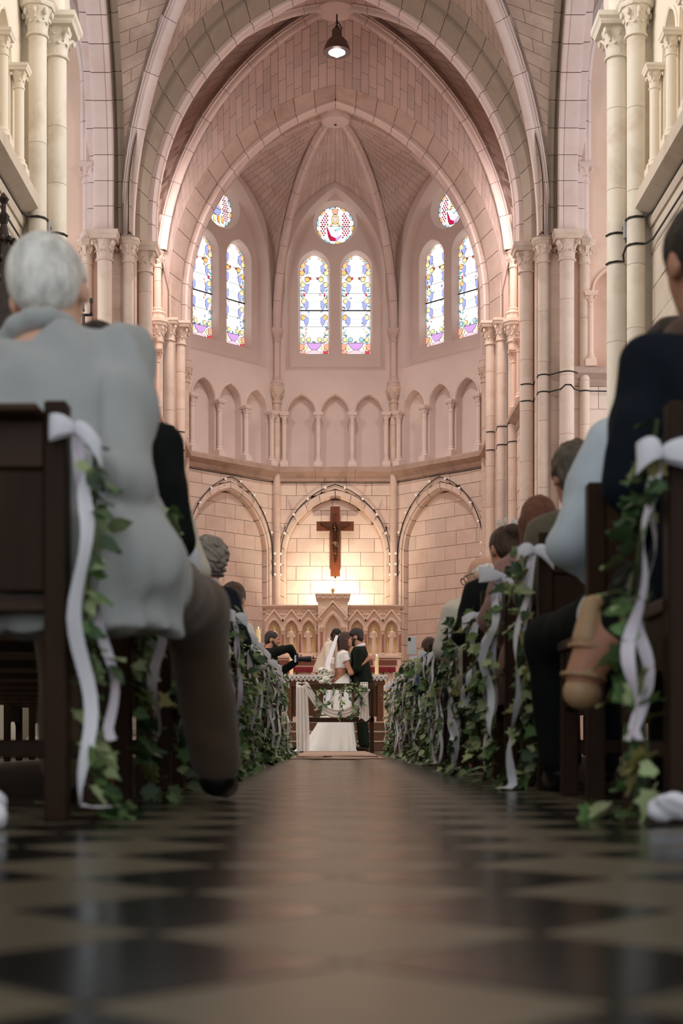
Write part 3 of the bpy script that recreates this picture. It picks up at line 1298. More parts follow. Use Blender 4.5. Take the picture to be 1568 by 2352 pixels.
arch_pieces(t1, A1C, 7.25, 15, RIB, mt2=([RIB_OLIVE, RIB], [0] * 10 + [1] * 7))
for s in (-1, 1):
    column('stout round shaft carrying the great arch', s * 2.74, 20.42, .10, 0, 7.25, SHAFT, caph=.28, drum=.62, group='shafts of the great arch', aw=2.1)
    column('round shaft on the crossing pier below the diagonal rib', s * 2.94, 20.14, .08, 0, 7.25, SHAFT, caph=.25, ab='oct', drum=.8, group='diagonal shafts of the crossing piers', aw=2.0)
    column('broad round shaft on the crossing pier below the transept arch', s * 3.245, 19.98, .102, 0, 7.27, SHAFT, caph=.27, drum=.85, group='transept shafts of the crossing piers', aw=2.1)
    column('slim round shaft in the transept corner of the crossing pier', s * 3.51, 20.08, .072, 0, 7.2, SHAFT, caph=.25, ab='oct', drum=.75, group='corner shafts of the crossing piers', aw=2.05)
    column('small upper shaft on the transept wall', s * 3.51, 20.06, .058, 7.2, 8.28, RIB, caph=.22, drum=.5, group='upper shafts on the transept walls', aw=1.9)
    pr = tag(empty('trim_crossing_pier'), kind='structure')
    for k in range(15):
        mb = MB()
        mb.box(s * 2.84, 20.2 if False else 20.17, k * .483, s * 3.46, 20.8, (k + 1) * .483, .004)
        mb.build('pier_stone', SHAFT, pr)
    # nave side piers
    column('tall cream round column at the end of the nave, facing the aisle', s * 2.755, 14.0, .097, 0, 7.24, SHAFT_CREAM, caph=.28, drum=.7, group='inner columns at the end of the nave', aw=2.25)
    column('tall cream round column against the nave wall', s * 2.885, 13.72, .088, 0, 7.3, SHAFT_CREAM, caph=.27, ab='oct', drum=.75, group='outer columns at the end of the nave', aw=2.05)
    pr = tag(empty('trim_nave_pier'), kind='structure')
    for k in range(19):
        mb = MB()
        mb.box(s * 2.86, 13.78, k * .5, s * 3.5, 14.35, (k + 1) * .5, .004)
        mb.build('pier_stone', SHAFT_CREAM, pr)
    mb = MB()
    mb.lathe([(.1, 7.24), (.1, 8.8)], 16, c=(s * 2.76, 13.93, 0))
    mb.lathe([(.1, 7.3), (.13, 7.36), (.1, 7.42), (.085, 7.46), (.085, 8.8)], 16, c=(s * 2.885, 13.72, 0))
    mb.box(s * 2.7, 13.85, 7.24, s * 3.1, 14.4, 8.8, .01)
    mb.build('upper_shafts', SHAFT_CREAM, pr, smooth=35)
    # transept arch
    tt = tag(empty('trim_transept_arch_' + ('left' if s < 0 else 'right')), kind='structure')
    w_, c_ = 2.95, .85
    sp = [(w_ + .03, 7.95, c_, s * 2.96, .0), (w_ + .02, 7.95, c_, s * 2.99, 0), (w_, 7.95, c_, s * 3.02, -.012), (w_, 7.95, c_, s * 3.055, .0), (w_, 7.95, c_, s * 3.07, .03), (w_, 7.95, c_, s * 3.09, .03), (w_ - .07, 7.95, c_, s * 3.10, 0), (w_ - .08, 7.95, c_, s * 3.12, -.006),
          (w_ - .08, 7.95, c_, s * 3.17, 0), (w_ - .08, 7.95, c_, s * 3.18, .012), (w_ - .08, 7.95, c_, s * 3.19, 0), (w_ - .08, 7.95, c_, s * 3.30, 0), (w_ - .08, 7.95, c_, s * 3.36, 0), (w_ - .07, 7.95, c_, s * 3.38, .0), (w_, 7.95, c_, s * 3.40, .03), (w_ + .02, 7.95, c_, s * 3.5, .03)]
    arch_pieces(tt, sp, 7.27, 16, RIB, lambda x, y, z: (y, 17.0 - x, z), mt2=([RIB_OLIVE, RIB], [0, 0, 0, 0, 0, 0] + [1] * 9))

vx = tag(empty('ceiling_crossing'), kind='structure')
XB = (0.0, 17.0)
CENX = (0, 17.0, 6.0)
for s in (-1, 1):
    rb = rib_curve((s * 2.94, 20.07), XB, 7.25, 4.22, NR)
    rib_pieces(vx, rb, 9, RIB, 1.12)
    l0 = [Vector((s * -x, 19.82, z)) for x, z, a, b in arch_pts(2.88, 7.7, .75, 7.25, NR)]
    vault_cell(vx, rb, l0, .15, .34, VAULT_C, CENX, seed=51 + s, tmin=.2)
    tr = [Vector((s * 2.965, 17.0 - x, z)) for x, z, a, b in arch_pts(2.98, 7.95, .85, 7.25, NR)]
    vault_cell(vx, rb, tr, .185, .40, VAULT_C, CENX, seed=61 + s, tmin=.12)
    # western half of the vault, above the frame
    rbw = rib_curve((s * 2.94, 13.93), XB, 7.25, 4.22, 9)
    trw = [Vector((s * 2.965, 17.0 + x, z)) for x, z, a, b in arch_pts(2.98, 7.95, .85, 7.25, 9)]
    l0w = [Vector((s * -x, 14.1, z)) for x, z, a, b in arch_pts(2.88, 7.7, .75, 7.25, 9)]
    mb = MB()
    mb.grid([[a, b] for a, b in zip(rbw, trw)])
    mb.grid([[a, b] for a, b in zip(rbw, l0w)])
    mb.build('vault_web', VAULT_C, vx)

# transept east walls
for s, side in ((-1, 'transept_left'), (1, 'transept_right')):
    fr = Fr((s * 5.3, 20.12, 0), (1, 0, 0), (0, -1, 0))
    wl = tag(empty('wall_' + side), kind='structure')
    c0 = s * 3.585 - s * 5.3
    cc = sorted([c0 + s * ARC_SP * k for k in range(4)])
    mb = arcade(fr, wl, cc, PLASTER_OCHRE, -2.0, 2.0, 12.5)
    plate(mb, fr, -2.0, 2.0, 0, ZC0 + .1, [])
    mb.build('plaster_wall', PLASTER_OCHRE, wl)
    u0, u1 = (1.0 - .0, 1.85) if s < 0 else (-1.85, -1.0)
    courses(fr, wl, u0 - .3, u1, 1.9, ZC0, .42, .62, .015, .02, ASHLAR, seed=71, name='stone_block')
    string_course(fr, 'trim_' + side, -2.0, 2.0, CORNICE, proj=.14)
    tw = tag(empty('trim_wall_rib_' + ('left' if s < 0 else 'right')), kind='structure')
    xc = s * 5.93
    sp = [(2.5, 9.3, .7, 20.1, 0), (2.5, 9.3, .7, 19.99, 0), (2.47, 9.3, .7, 19.97, 0), (2.44, 9.3, .7, 19.95, -.01), (2.41, 9.3, .7, 19.97, 0), (2.38, 9.3, .7, 19.97, 0), (2.34, 9.3, .7, 20.0, 0), (2.34, 9.3, .7, 20.1, 0)]
    arch_pieces(tw, sp, 8.28, 9, RIB, lambda x, y, z, xc=xc: (xc + x, y, z), sides=(-s,), back=False)

# nave walls
for s, side in ((-1, 'nave_left'), (1, 'nave_right')):
    fr = Fr((s * 3.05, 0, 0), (0, 1, 0), (-s, 0, 0))
    wl = tag(empty('wall_' + side), kind='structure')
    cc = [13.33 - ARC_SP * k for k in range(5)][::-1]
    mb = arcade(fr, wl, cc, PLASTER_CREAM, 2.0, 13.85, 9.6, dep=.16)
    holes = [(u - 1.35, u + 1.35, lambda u_: -.01, arch_fn(1.35, 2.7, 1.75, u)) for u in (11.8, 7.9, 4.0)]
    plate(mb, fr, 2.0, 13.85, 0, ZC0 + .1, holes)
    for u in (11.8, 7.9, 4.0):
        L = loop_pts(1.35, 0, 2.7, 1.75, u)
        reveal(mb, fr, L, 0, L, -.45, closed=False)
    mb.build('plaster_wall', PLASTER_CREAM, wl)
    hw_ = arch_hw(1.5, 2.7, 1.92)
    courses(fr, wl, 10.4, 13.75, 2.2, ZC0, .33, .62, .012, .014, ASHLAR_GREY, 'out', lambda z: hw_(z), 11.8, 81)
    ca, cb = arch_c(1.35, 1.75), arch_c(1.5, 1.92)
    arch_pieces(wl, [(1.5, 2.7, cb, .0, 0), (1.5, 2.7, cb, .03, 0), (1.38, 2.7, ca, .03, 0), (1.335, 2.7, ca, 0, 0), (1.335, 2.7, ca, -.1, 0)], 1.2, 13, ASHLAR_GREY, lambda x, y, z, fr=fr: fr(11.8 + x, z, y), back=False)
    string_course(fr, 'trim_' + side, 2.0, 13.72, ASHLAR_GREY, proj=.19, z0=5.1)
    mb = MB()
    mb.box(s * 5.6, 1, 0, s * 5.7, 13.9, 5.2)
    tag(mb.build('wall_aisle_' + ('left' if s < 0 else 'right'), PLASTER_CREAM), kind='structure')

# nave ceiling, above the frame
mb = MB()
fr_ = [(-3.1, 9.4), (-2.6, 10.3), (-1.5, 11.2), (0, 11.7), (1.5, 11.2), (2.6, 10.3), (3.1, 9.4)]
mb.grid([[(x, -2.0, z) for x, z in fr_], [(x, 14.1, z) for x, z in fr_]])
tag(mb.build('ceiling_nave', VAULT_C), kind='structure')
# ================================================================== WINDOWS
LEAD = mat('lead', (30, 26, 30), .6)
GLASS_WHITE = emat('glass_daylight', (255, 253, 250), 1.5)
GCOL = {k: emat('glass_' + k, c, e) for k, c, e in (('orange', (255, 200, 120), 1.0), ('yellow', (255, 230, 164), 1.1), ('blue', (170, 178, 250), 1.0), ('green', (110, 180, 170), .9), ('red', (232, 76, 84), .9),
                                                     ('pink', (255, 200, 210), 1.1), ('violet', (216, 166, 228), 1.0), ('salmon', (255, 174, 146), 1.0), ('pale', (240, 246, 255), 1.2), ('gold', (236, 170, 76), .95), ('teal', (176, 220, 225), 1.0), ('crimson', (200, 36, 80), .9))}


def pane(fr, parent, pts, colr, d, lead=.006):
    lead *= 1.7
    """one coloured pane with its lead came"""
    c = (sum(p[0] for p in pts) / len(pts), sum(p[1] for p in pts) / len(pts))
    out = []
    for u, z in pts:
        l = math.hypot(u - c[0], z - c[1])
        k = (l + lead) / max(l, 1e-6)
        out.append((c[0] + (u - c[0]) * k, c[1] + (z - c[1]) * k))
    n = len(pts)
    mb = MB()
    mb.add([fr(u, z, d + .006) for u, z in pts], [tuple(range(n))], 0)
    vs = [fr(u, z, d + .006) for u, z in pts] + [fr(u, z, d + .004) for u, z in out] + [fr(u, z, d) for u, z in out]
    mb.add(vs, [(i, (i + 1) % n, n + (i + 1) % n, n + i) for i in range(n)] + [(n + i, n + (i + 1) % n, 2 * n + (i + 1) % n, 2 * n + i) for i in range(n)], 1)
    return mb.build('pane', [GCOL[colr], LEAD], parent)


def ellipse(u, z, a, b, n=10, rot=0.0):
    return [(u + a * math.cos(t) * math.cos(rot) - b * math.sin(t) * math.sin(rot), z + a * math.cos(t) * math.sin(rot) + b * math.sin(t) * math.cos(rot)) for t in [2 * PI * i / n for i in range(n)]]


def bar(fr, parent, pts, d, r=.008, name='lead_bar'):
    mb = MB()
    mb.tube([fr(u, z, d) for u, z in pts], r, 5)
    return mb.build(name, LEAD, parent)


wn = 0


def lancet(fr, uc, seed):
    global wn
    wn += 1
    rr = random.Random(seed)
    w_, zb, z0, h = LAN['w'], LAN['zb'], LAN['z0'], LAN['h']
    d = GLASS_D
    root = tag(empty('window_%d' % wn), kind='structure')
    L = loop_pts(w_ + .01, zb - .01, z0, h + .01, uc)
    mb = MB()
    mb.add([fr(u, z, d) for u, z in L], [tuple(range(len(L)))])
    mb.build('glass', GLASS_WHITE, root)
    mb = MB()
    mb.tube([fr(u, z, d + .004) for u, z in L + [L[0]]], .008, 5)
    mb.build('frame', LEAD, root)
    ztop = z0 + h
    S = (ztop - zb) / 1230.0
    pu = lambda x: uc + (x - 337) * (w_ / 172.0)
    pz = lambda y: ztop - (y - 832) * S
    dd = d + .006
    hwf = arch_hw(w_, z0, h)
    for x, y in ((200, 965), (475, 965), (188, 1050), (485, 1050), (250, 1130), (420, 1130), (200, 1200), (475, 1200), (210, 1405), (470, 1405), (200, 1610), (470, 1610)):
        pane(fr, root, ellipse(pu(x), pz(y), .044, .05), rr.choice(('orange', 'yellow', 'yellow')), dd)
    for x in (200, 268, 402, 470):
        pane(fr, root, ellipse(pu(x), pz(1888), .04, .042), rr.choice(('yellow', 'yellow', 'teal')), dd)
    for y in (1010, 1250, 1460, 1660):
        for x in (240, 440):
            P = [(pu(x - 26), pz(y - 42)), (pu(x), pz(y - 62)), (pu(x + 26), pz(y - 42)), (pu(x + 24), pz(y + 10)), (pu(x), pz(y + 62)), (pu(x - 24), pz(y + 10))]
            pane(fr, root, P, 'blue', dd, .005)
    for x, y in ((205, 1020), (478, 1022), (215, 1330), (462, 1330), (290, 1120), (375, 1120)):
        pane(fr, root, ellipse(pu(x), pz(y), .016, .026, 6, rr.uniform(-.5, .5)), 'red', dd, .004)
    for x, y in ((188, 1270), (488, 1270), (186, 1480), (490, 1470), (182, 1740), (492, 1742), (200, 1830), (484, 1830), (184, 1340), (492, 1345), (250, 1905), (330, 1915), (420, 1905)):
        a = rr.uniform(0, 3)
        pane(fr, root, ellipse(pu(x), pz(y), .032, .013, 6, a), 'green', dd, .004)
    # ring of small panes under the arch
    for k in range(7):
        z = z0 + h * (k + .3) / 7.5
        for sgn in (-1, 1):
            u = uc + sgn * (hwf(z) - .035)
            pane(fr, root, ellipse(u, z, .022, .026, 6), ('salmon', 'teal', 'orange', 'pink')[(k + (sgn > 0)) % 4], dd, .004)
    # border pieces
    for k in range(15):
        z = zb + .16 + (z0 - zb - .16) * k / 15
        for sgn in (-1, 1):
            u = uc + sgn * (w_ - .014)
            pane(fr, root, [(u - .008, z), (u + .008, z), (u + .008, z + .07), (u - .008, z + .07)], ('teal', 'pale', 'blue', 'pale', 'salmon')[(k * 2 + (sgn > 0)) % 5], dd - .003, .003)
    # small filling panes between fruit and grapes
    for k in range(44):
        z = zb + .2 + (z0 + .12 - zb - .2) * (k // 2) / 22 + rr.uniform(-.015, .015)
        u = uc + (-1, 1)[k % 2] * min(rr.uniform(.10, .245), hwf(z) - .04)
        pane(fr, root, ellipse(u, z, rr.uniform(.012, .028), rr.uniform(.010, .022), 6, rr.uniform(0, 3)), rr.choice(('pale', 'pale', 'teal', 'pink', 'yellow', 'blue', 'salmon')), dd - .004, .004)
    # vase and corners
    pane(fr, root, [(pu(240), pz(1932)), (pu(435), pz(1932)), (pu(400), pz(1985)), (pu(362), pz(2015)), (pu(312), pz(2015)), (pu(274), pz(1985))], 'violet', dd)
    pane(fr, root, [(pu(312), pz(2020)), (pu(362), pz(2020)), (pu(412), pz(2058)), (pu(250), pz(2058))], 'pink', dd)
    for sgn in (-1, 1):
        X = lambda x: 337 + sgn * (x - 337)
        pane(fr, root, [(pu(X(515)), pz(1940)), (pu(X(455)), pz(1950)), (pu(X(470)), pz(2012)), (pu(X(510)), pz(2025))], 'salmon', dd)
        pane(fr, root, [(pu(X(440)), pz(1960)), (pu(X(420)), pz(2000)), (pu(X(450)), pz(2030)), (pu(X(462)), pz(2000))], 'yellow', dd)
        pane(fr, root, [(pu(X(500)), pz(2030)), (pu(X(450)), pz(2032)), (pu(X(450)), pz(2062)), (pu(X(500)), pz(2062))], 'red' if sgn > 0 else 'salmon', dd)
        pane(fr, root, [(pu(X(430)), pz(2035)), (pu(X(395)), pz(2022)), (pu(X(418)), pz(2055)), (pu(X(440)), pz(2060))], 'pink', dd, .004)
    bar(fr, root, [(uc - w_, pz(1525)), (uc + w_, pz(1525))], d + .02, .014, 'saddle_bar')
    for y in (1110, 1310, 1725, 1928):
        bar(fr, root, [(uc - w_, pz(y)), (uc + w_, pz(y))], d + .012, .0045)
    for x, y in ((337, 1000), (337, 1400), (337, 1630), (310, 1420), (364, 1420), (310, 1630), (364, 1630), (337, 1240)):
        pane(fr, root, ellipse(pu(x), pz(y), .007, .007, 6), 'pale', dd, .003)


def oculus(fr, seed):
    global wn
    wn += 1
    rr = random.Random(seed)
    root = tag(empty('window_%d' % wn), kind='structure')
    zc, r = 10.25, .365
    d = GLASS_D
    mb = MB()
    mb.add([fr(u, z, d) for u, z in circ_pts(r, 0, zc)], [tuple(range(32))])
    mb.build('glass', GLASS_WHITE, root)
    mb = MB()
    P = circ_pts(r - .006, 0, zc)
    mb.tube([fr(u, z, d + .004) for u, z in P + [P[0]]], .009, 5)
    mb.build('frame', LEAD, root)
    dd = d + .006
    # border ring
    for k in range(20):
        a0, a1 = 2 * PI * k / 20 + .03, 2 * PI * (k + 1) / 20 - .03
        q = [(r * .9 * math.cos(a), zc + r * .9 * math.sin(a)) for a in (a0, (a0 + a1) / 2, a1)] + [(r * .985 * math.cos(a), zc + r * .985 * math.sin(a)) for a in (a1, (a0 + a1) / 2, a0)]
        pane(fr, root, q, ('pale', 'teal', 'pale', 'orange')[k % 4], dd, .004)
    # red lattice grounds left and right of the figure
    for i in range(-6, 7):
        for j in range(-6, 7):
            u = i * .05 + (j % 2) * .025
            z = zc + j * .042 + .02
            if u * u + (z - zc) ** 2 > (r * .82) ** 2 or abs(u) < .14 or (u < 0 and u > -.19 and j < 0):
                continue
            pane(fr, root, ellipse(u, z, .014, .017, 5, .3), 'crimson', dd, .003)
    # seated figure: hair, face, robe folds
    pane(fr, root, ellipse(0, zc + .12, .068, .09, 12), 'yellow', dd)
    pane(fr, root, ellipse(0, zc + .115, .038, .055, 10), 'pink', dd + .004, .004)
    pane(fr, root, [(-.055, zc + .3), (-.03, zc + .34), (.03, zc + .34), (.055, zc + .3), (.04, zc + .225), (-.04, zc + .225)], 'salmon', dd)
    for sgn in (-1, 1):
        pane(fr, root, [(sgn * .06, zc + .08), (sgn * .1, zc), (sgn * .07, zc - .02), (sgn * .05, zc + .03)], 'orange', dd)
    if seed % 3 == 0:
        pane(fr, root, [(-.17, zc - .04), (-.15, zc - .04), (-.08, zc - .2), (.02, zc - .25), (.0, zc - .3), (-.1, zc - .29), (-.13, zc - .22)], 'crimson', dd)
        pane(fr, root, [(.02, zc - .25), (.1, zc - .19), (.12, zc - .21), (.04, zc - .3), (.005, zc - .295)], 'violet', dd)
        pane(fr, root, [(-.02, zc - .08), (.13, zc - .02), (.15, zc - .04), (.02, zc - .11)], 'teal', dd)
    else:
        pane(fr, root, [(-.12, zc + .02), (.06, zc + .06), (.1, zc - .06), (.02, zc - .14), (-.1, zc - .1)], 'blue', dd)
        for k in range(4):
            u = -.2 + .1 * k
            pane(fr, root, [(u, zc - .12), (u + .06, zc - .14), (u + .07, zc - .28 + .02 * abs(k - 2)), (u + .01, zc - .24)], ('gold', 'yellow', 'gold', 'orange')[k], dd)
    bar(fr, root, [(-r, zc - .01), (r, zc - .01)], d + .012, .005)
    bar(fr, root, [(-r * .8, zc + .18), (r * .8, zc + .18)], d + .012, .0035)


for k, side in enumerate(('centre', 'left', 'right')):
    fr = facets[side]
    lancet(fr, -.41, k * 5 + 1)
    lancet(fr, .41, k * 5 + 2)
    oculus(fr, k * 1 + (0 if k == 0 else 3 * k + 1))

# ================================================================== PENDANT LAMP
LAMP_MET = mat('lamp_metal', (112, 92, 88), .45, metal=.6, noise=.06)
lp = thing('pendant_lamp', 'bell shaped grey metal pendant lamp hanging lit from the vault boss', 'lamp', (0.02, 21.97, 11.37))
mb = MB()
mb.lathe([(.215, -.59), (.21, -.57), (.19, -.50), (.15, -.42), (.1, -.365), (.075, -.35)], 28)
mb.lathe([(.205, -.585), (.18, -.50), (.14, -.43), (.06, -.37)], 28)
mb.build('shade', LAMP_MET, lp, smooth=35)
mb = MB()
mb.lathe([(.078, -.36), (.078, -.25), (.07, -.235), (.02, -.23)], 20)
mb.build('neck', LAMP_MET, lp, smooth=35)
mb = MB()
mb.lathe([(.045, -.235), (.03, -.19), (.015, -.175)], 10)
mb.tube([(0, 0, -.18), (0, 0, -.06), (.0, 0, 0)], .012, 6)
mb.build('hook', CABLE, lp)
mb = MB()
mb.tube([(.0, 0, -.08), (.02, 0, -.13), (.055, 0, -.17), (.075, 0, -.225), (.06, 0, -.24)], .008, 6)
mb.build('wire', CABLE, lp)
mb = MB()
mb.lathe([(.001, -.6), (.1, -.595), (.2, -.578)], 28)
mb.sphere((0, 0, -.6), .06, 12, 8)
mb.build('bulb', emat('lamp_glow', (255, 246, 236), 14.0), lp)
pd = bpy.data.lights.new('pendant_lamp_light', 'SPOT')
pd.energy = 620
pd.spot_size = math.radians(130)
pd.spot_blend = .6
pd.shadow_soft_size = .15
pd.color = (1, .93, .85)
po = bpy.data.objects.new('pendant_lamp_light', pd)
col.objects.link(po)
po.parent = lp
po.location = (0, 0, -.68)

# ================================================================== CROSS
WOODX = mat('cross_wood', (104, 52, 26), .45, noise=.22, scale=5, stretch=(6, 6, 1), bump=.15, bscale=20)
BRONZE = mat('crucifix_bronze', (84, 60, 40), .32, metal=.9, noise=.15, scale=20)
cx = thing('crucifix', 'large wooden wall cross above the altar with dark bronze figure', 'crucifix', (0, 27.44, 3.32))
mb = MB()
mb.box(-.092, 0, 0, .092, .05, 1.35, .006)
mb.build('upright', WOODX, cx)
mb = MB()
mb.box(-.36, -.004, .875, .36, .046, 1.06, .006)
mb.build('crossbar', WOODX, cx)
mb = MB()
mb.box(-.022, -.0, -.02, .022, .03, .0, .002)
mb.box(-.02, .05, -.02, .02, .2, .03, .002)
mb.build('bracket', CABLE, cx)
mb = MB()
mb.add([(-.045, -.006, 1.235), (.04, -.006, 1.175), (.046, -.006, 1.19), (-.038, -.006, 1.25), (-.03, -.012, 1.22), (.03, -.012, 1.19)], [(0, 1, 5, 4), (4, 5, 2, 3), (0, 4, 3), (1, 2, 5)])
mb.build('title_scroll', BRONZE, cx)
b = SDF(.014)
y = -.045
b.cone((0, y, .86), (0, y, .73), .05, .042).cone((0, y, .73), (0, y + .01, .64), .042, .046)
b.cone((-.05, y, .86), (-.15, y + .01, .94), .028, .02).cone((-.15, y + .01, .94), (-.265, y + .03, 1.0), .02, .014)
b.cone((.05, y, .86), (.15, y + .01, .94), .028, .02).cone((.15, y + .01, .94), (.265, y + .03, 1.0), .02, .014)
b.ell((-.275, y + .03, 1.005), (.022, .012, .016)).ell((.275, y + .03, 1.005), (.022, .012, .016))
b.cone((0, y - .005, .89), (-.012, y - .02, .945), .026, .022)
b.ell((-.014, y - .025, .97), (.036, .042, .05))
b.cone((-.022, y, .63), (-.015, y - .03, .46), .036, .028).cone((-.015, y - .03, .46), (-.004, y + .005, .31), .026, .016)
b.cone((.022, y, .63), (.02, y - .025, .45), .036, .028).cone((.02, y - .025, .45), (.008, y + .005, .31), .026, .016)
b.cone((-.004, y + .005, .31), (-.008, y - .02, .27), .016, .012).cone((.008, y + .005, .31), (.006, y - .02, .268), .016, .012)
b.mesh('figure', BRONZE, .007, parent=cx)
b = SDF(.01)
b.ell((.0, y - .004, .64), (.058, .052, .045)).cone((.045, y - .02, .64), (.06, y - .02, .52), .018, .008).cone((.02, y - .045, .645), (.03, y - .035, .56), .014, .01).cone((-.03, y - .04, .64), (.0, y - .045, .58), .014, .01)
b.mesh('loincloth', mat('crucifix_bronze_bright', (150, 120, 90), .3, metal=.9), .006, parent=cx)
b = SDF(.01)
b.ell((-.012, y - .006, .99), (.04, .038, .046)).cone((-.035, y - .005, .97), (-.05, y, .88), .018, .01).cone((.02, y - .005, .97), (.045, y, .89), .018, .01)
b.mesh('hair', BRONZE, .006, parent=cx)

# spotlight behind the top of the retable that lights cross and wall
sp_ = thing('floodlight', 'small black floodlight hidden behind the retable top aimed at the cross', 'lamp', (0, 26.62, 2.5))
mb = MB()
mb.box(-.1, -.04, -.06, .1, .04, .06, .01)
mb.tube([(0, 0, -2.05), (0, 0, -.05)], .015, 8)
mb.box(-.12, -.09, -2.05, .12, .09, -2.03, .004)
mb.build('housing', CABLE, sp_)
mb = MB()
mb.box(-.085, .036, -.045, .085, .044, .045)
mb.build('lens', emat('floodlight_lens', (255, 226, 180), 8.0), sp_)
fd = bpy.data.lights.new('floodlight_light', 'AREA')
fd.shape = 'RECTANGLE'
fd.size, fd.size_y = .09, .05
fd.energy = 27
fd.color = (1, .84, .62)
fd.spread = math.radians(135)
fo = bpy.data.objects.new('floodlight_light', fd)
col.objects.link(fo)
fo.parent = sp_
fo.location = (0, .06, .03)
fo.rotation_euler = Vector((0, 1.0, .85)).to_track_quat('-Z', 'Y').to_euler()

# ================================================================== CABLES AND LIGHT STRINGS
def cable(label, pts, r=.011, group=None, name='cable'):
    mb = MB()
    mb.tube(pts, r, 6)
    return tag(mb.build(name, CABLE, None, smooth=60), label, 'cable', group)


BULB = mat('bulb_white', (240, 226, 218), .25, emit=(255, 240, 230), estr=.15)
for side, fr in facets.items():
    t = thing('string_light', {'centre': 'string of small white bulbs along the arch above the crucifix', 'left': 'string of small bulbs along the blind arch on the photographer side of the altar',
                                'right': 'string of small bulbs along the blind arch behind the old man in glasses'}[side], 'string lights', group='bulb strings on the apse arches')
    pts = [fr(x, z, .03) for x, z, a, b_ in arch_pts(1.055, 3.68, arch_c(1.055, 1.42), 3.35, 24)]
    pts += [fr(-x, z, .03) for x, z, a, b_ in arch_pts(1.055, 3.68, arch_c(1.055, 1.42), 3.35, 24)[::-1][1:]]
    mb = MB()
    mb.tube(pts, .009, 5)
    mb.build('wire', CABLE, t)
    bm = MB()
    bm.lathe([(.02, 0), (.022, .03)], 8)
    bm.sphere((0, 0, .05), .026, 10, 6, mi=1)
    me = bm.mesh('bulb', [CABLE, BULB], smooth=True)
    P = resample(pts, 22)
    for i, p in enumerate(P):
        if i % 2 == 0 or i in (1, 21):
            o = link('bulb', me, t, p)
            o.rotation_euler = (fr.N.to_track_quat('Z', 'Y')).to_euler()
    cable({'centre': 'black cable under the string course above the crucifix', 'left': 'black cable under the string course on the photographer side of the apse', 'right': 'black cable under the string course above the old man in glasses'}[side],
          [fr(-1.12, 5.13, .03), fr(-.6, 5.125, .035), fr(0, 5.13, .035), fr(.6, 5.122, .035), fr(1.12, 5.13, .03)], .009)
for s in (-1, 1):
    # cables round the crossing pier
    way = 'nearest the carved canopy' if s < 0 else 'opposite the carved canopy'
    for zz, wv in ((5.32, .0), (5.08, .05)):
        pts = []
        for (sx, sy, sr) in ((2.74, 20.42, .10), (2.94, 20.14, .08), (3.245, 19.98, .102), (3.51, 20.08, .072)):
            for a in (-150, -110, -70, -30) if s > 0 else (-30, -70, -110, -150):
                ang = math.radians(a)
                pts.append(Vector((s * sx + (sr + .008) * math.cos(ang), sy + (sr + .008) * math.sin(ang), zz + (-.07 if sx < 2.8 else 0) + (wv if 3.2 < sx < 3.3 and a in (-110, -70) else 0))))
        if s < 0:
            pass
        pts.append(Vector((s * 4.3, 20.0, zz - .02)))
        cable('%s black cable round the crossing pier shafts %s' % ('upper' if zz > 5.2 else 'lower', way), pts, .010, 'cables on the crossing piers')
    for zz in (5.3, 5.0):
        pts = []
        for (sx, sy, sr) in ((2.57, 23.55, .085), (2.73, 23.36, .082), (2.89, 23.12, .086)):
            for a in (-150, -110, -70, -30) if s > 0 else (-30, -70, -110, -150):
                ang = math.radians(a)
                pts.append(Vector((s * sx + (sr + .007) * math.cos(ang), sy + (sr + .007) * math.sin(ang), zz - (.05 if sx < 2.6 else 0))))
        cable('%s black cable tied round the choir arch shafts %s' % ('upper' if zz > 5.2 else 'lower', way), pts, .009, 'cables on the choir arch shafts')
    # cables on the nave end columns and the wall below the string course
    for j, zz in enumerate((5.28, 5.02)):
        pts = [Vector((s * 3.0, y_, zz - .1 + (.0 if j else .0))) for y_ in (10.5, 12.0, 13.2, 13.5)]
        pts += [Vector((s * 2.96, 13.63, zz - .1))]
        for a in (-60, -100, -140, -178):
            ang = math.radians(a if s > 0 else -180 - a)
            pts.append(Vector((s * 2.885 + .096 * math.cos(ang), 13.72 + .096 * math.sin(ang), zz - .1)))
        pts.append(Vector((s * 2.79, 13.86, zz - .13)))
        for a in (-60, -100, -140, -178):
            ang = math.radians(a if s > 0 else -180 - a)
            pts.append(Vector((s * 2.755 + .105 * math.cos(ang), 14.0 + .105 * math.sin(ang), zz - .16 - .02 * j)))
        cable('%s black cable along the nave wall and end columns %s' % (('upper', 'lower')[j], way), pts, .011, 'cables on the nave walls')
    pts = [Vector((s * 2.82, 13.80, z)) for z in (5.3, 4.0, 2.5, .5)]
    cable('straight black cable down between the paired nave columns ' + way, pts, .009, 'downward cables at the nave columns')
    mb = MB()
    mb.box(-.028, -.025, -.09, .028, .025, .09, .006)
    jb = thing('junction_box', 'grey electrical junction box between the paired nave columns ' + way, 'junction box', (s * 2.80, 13.755, 5.1), 0, 'junction boxes at the nave columns')
    mb.build('box', mat('box_grey', (150, 150, 150), .5), jb)
    mb = MB()
    mb.lathe([(.014, 0), (.014, .035)], 10, c=(0, 0, -.125))
    mb.build('cable_gland', CABLE, jb)
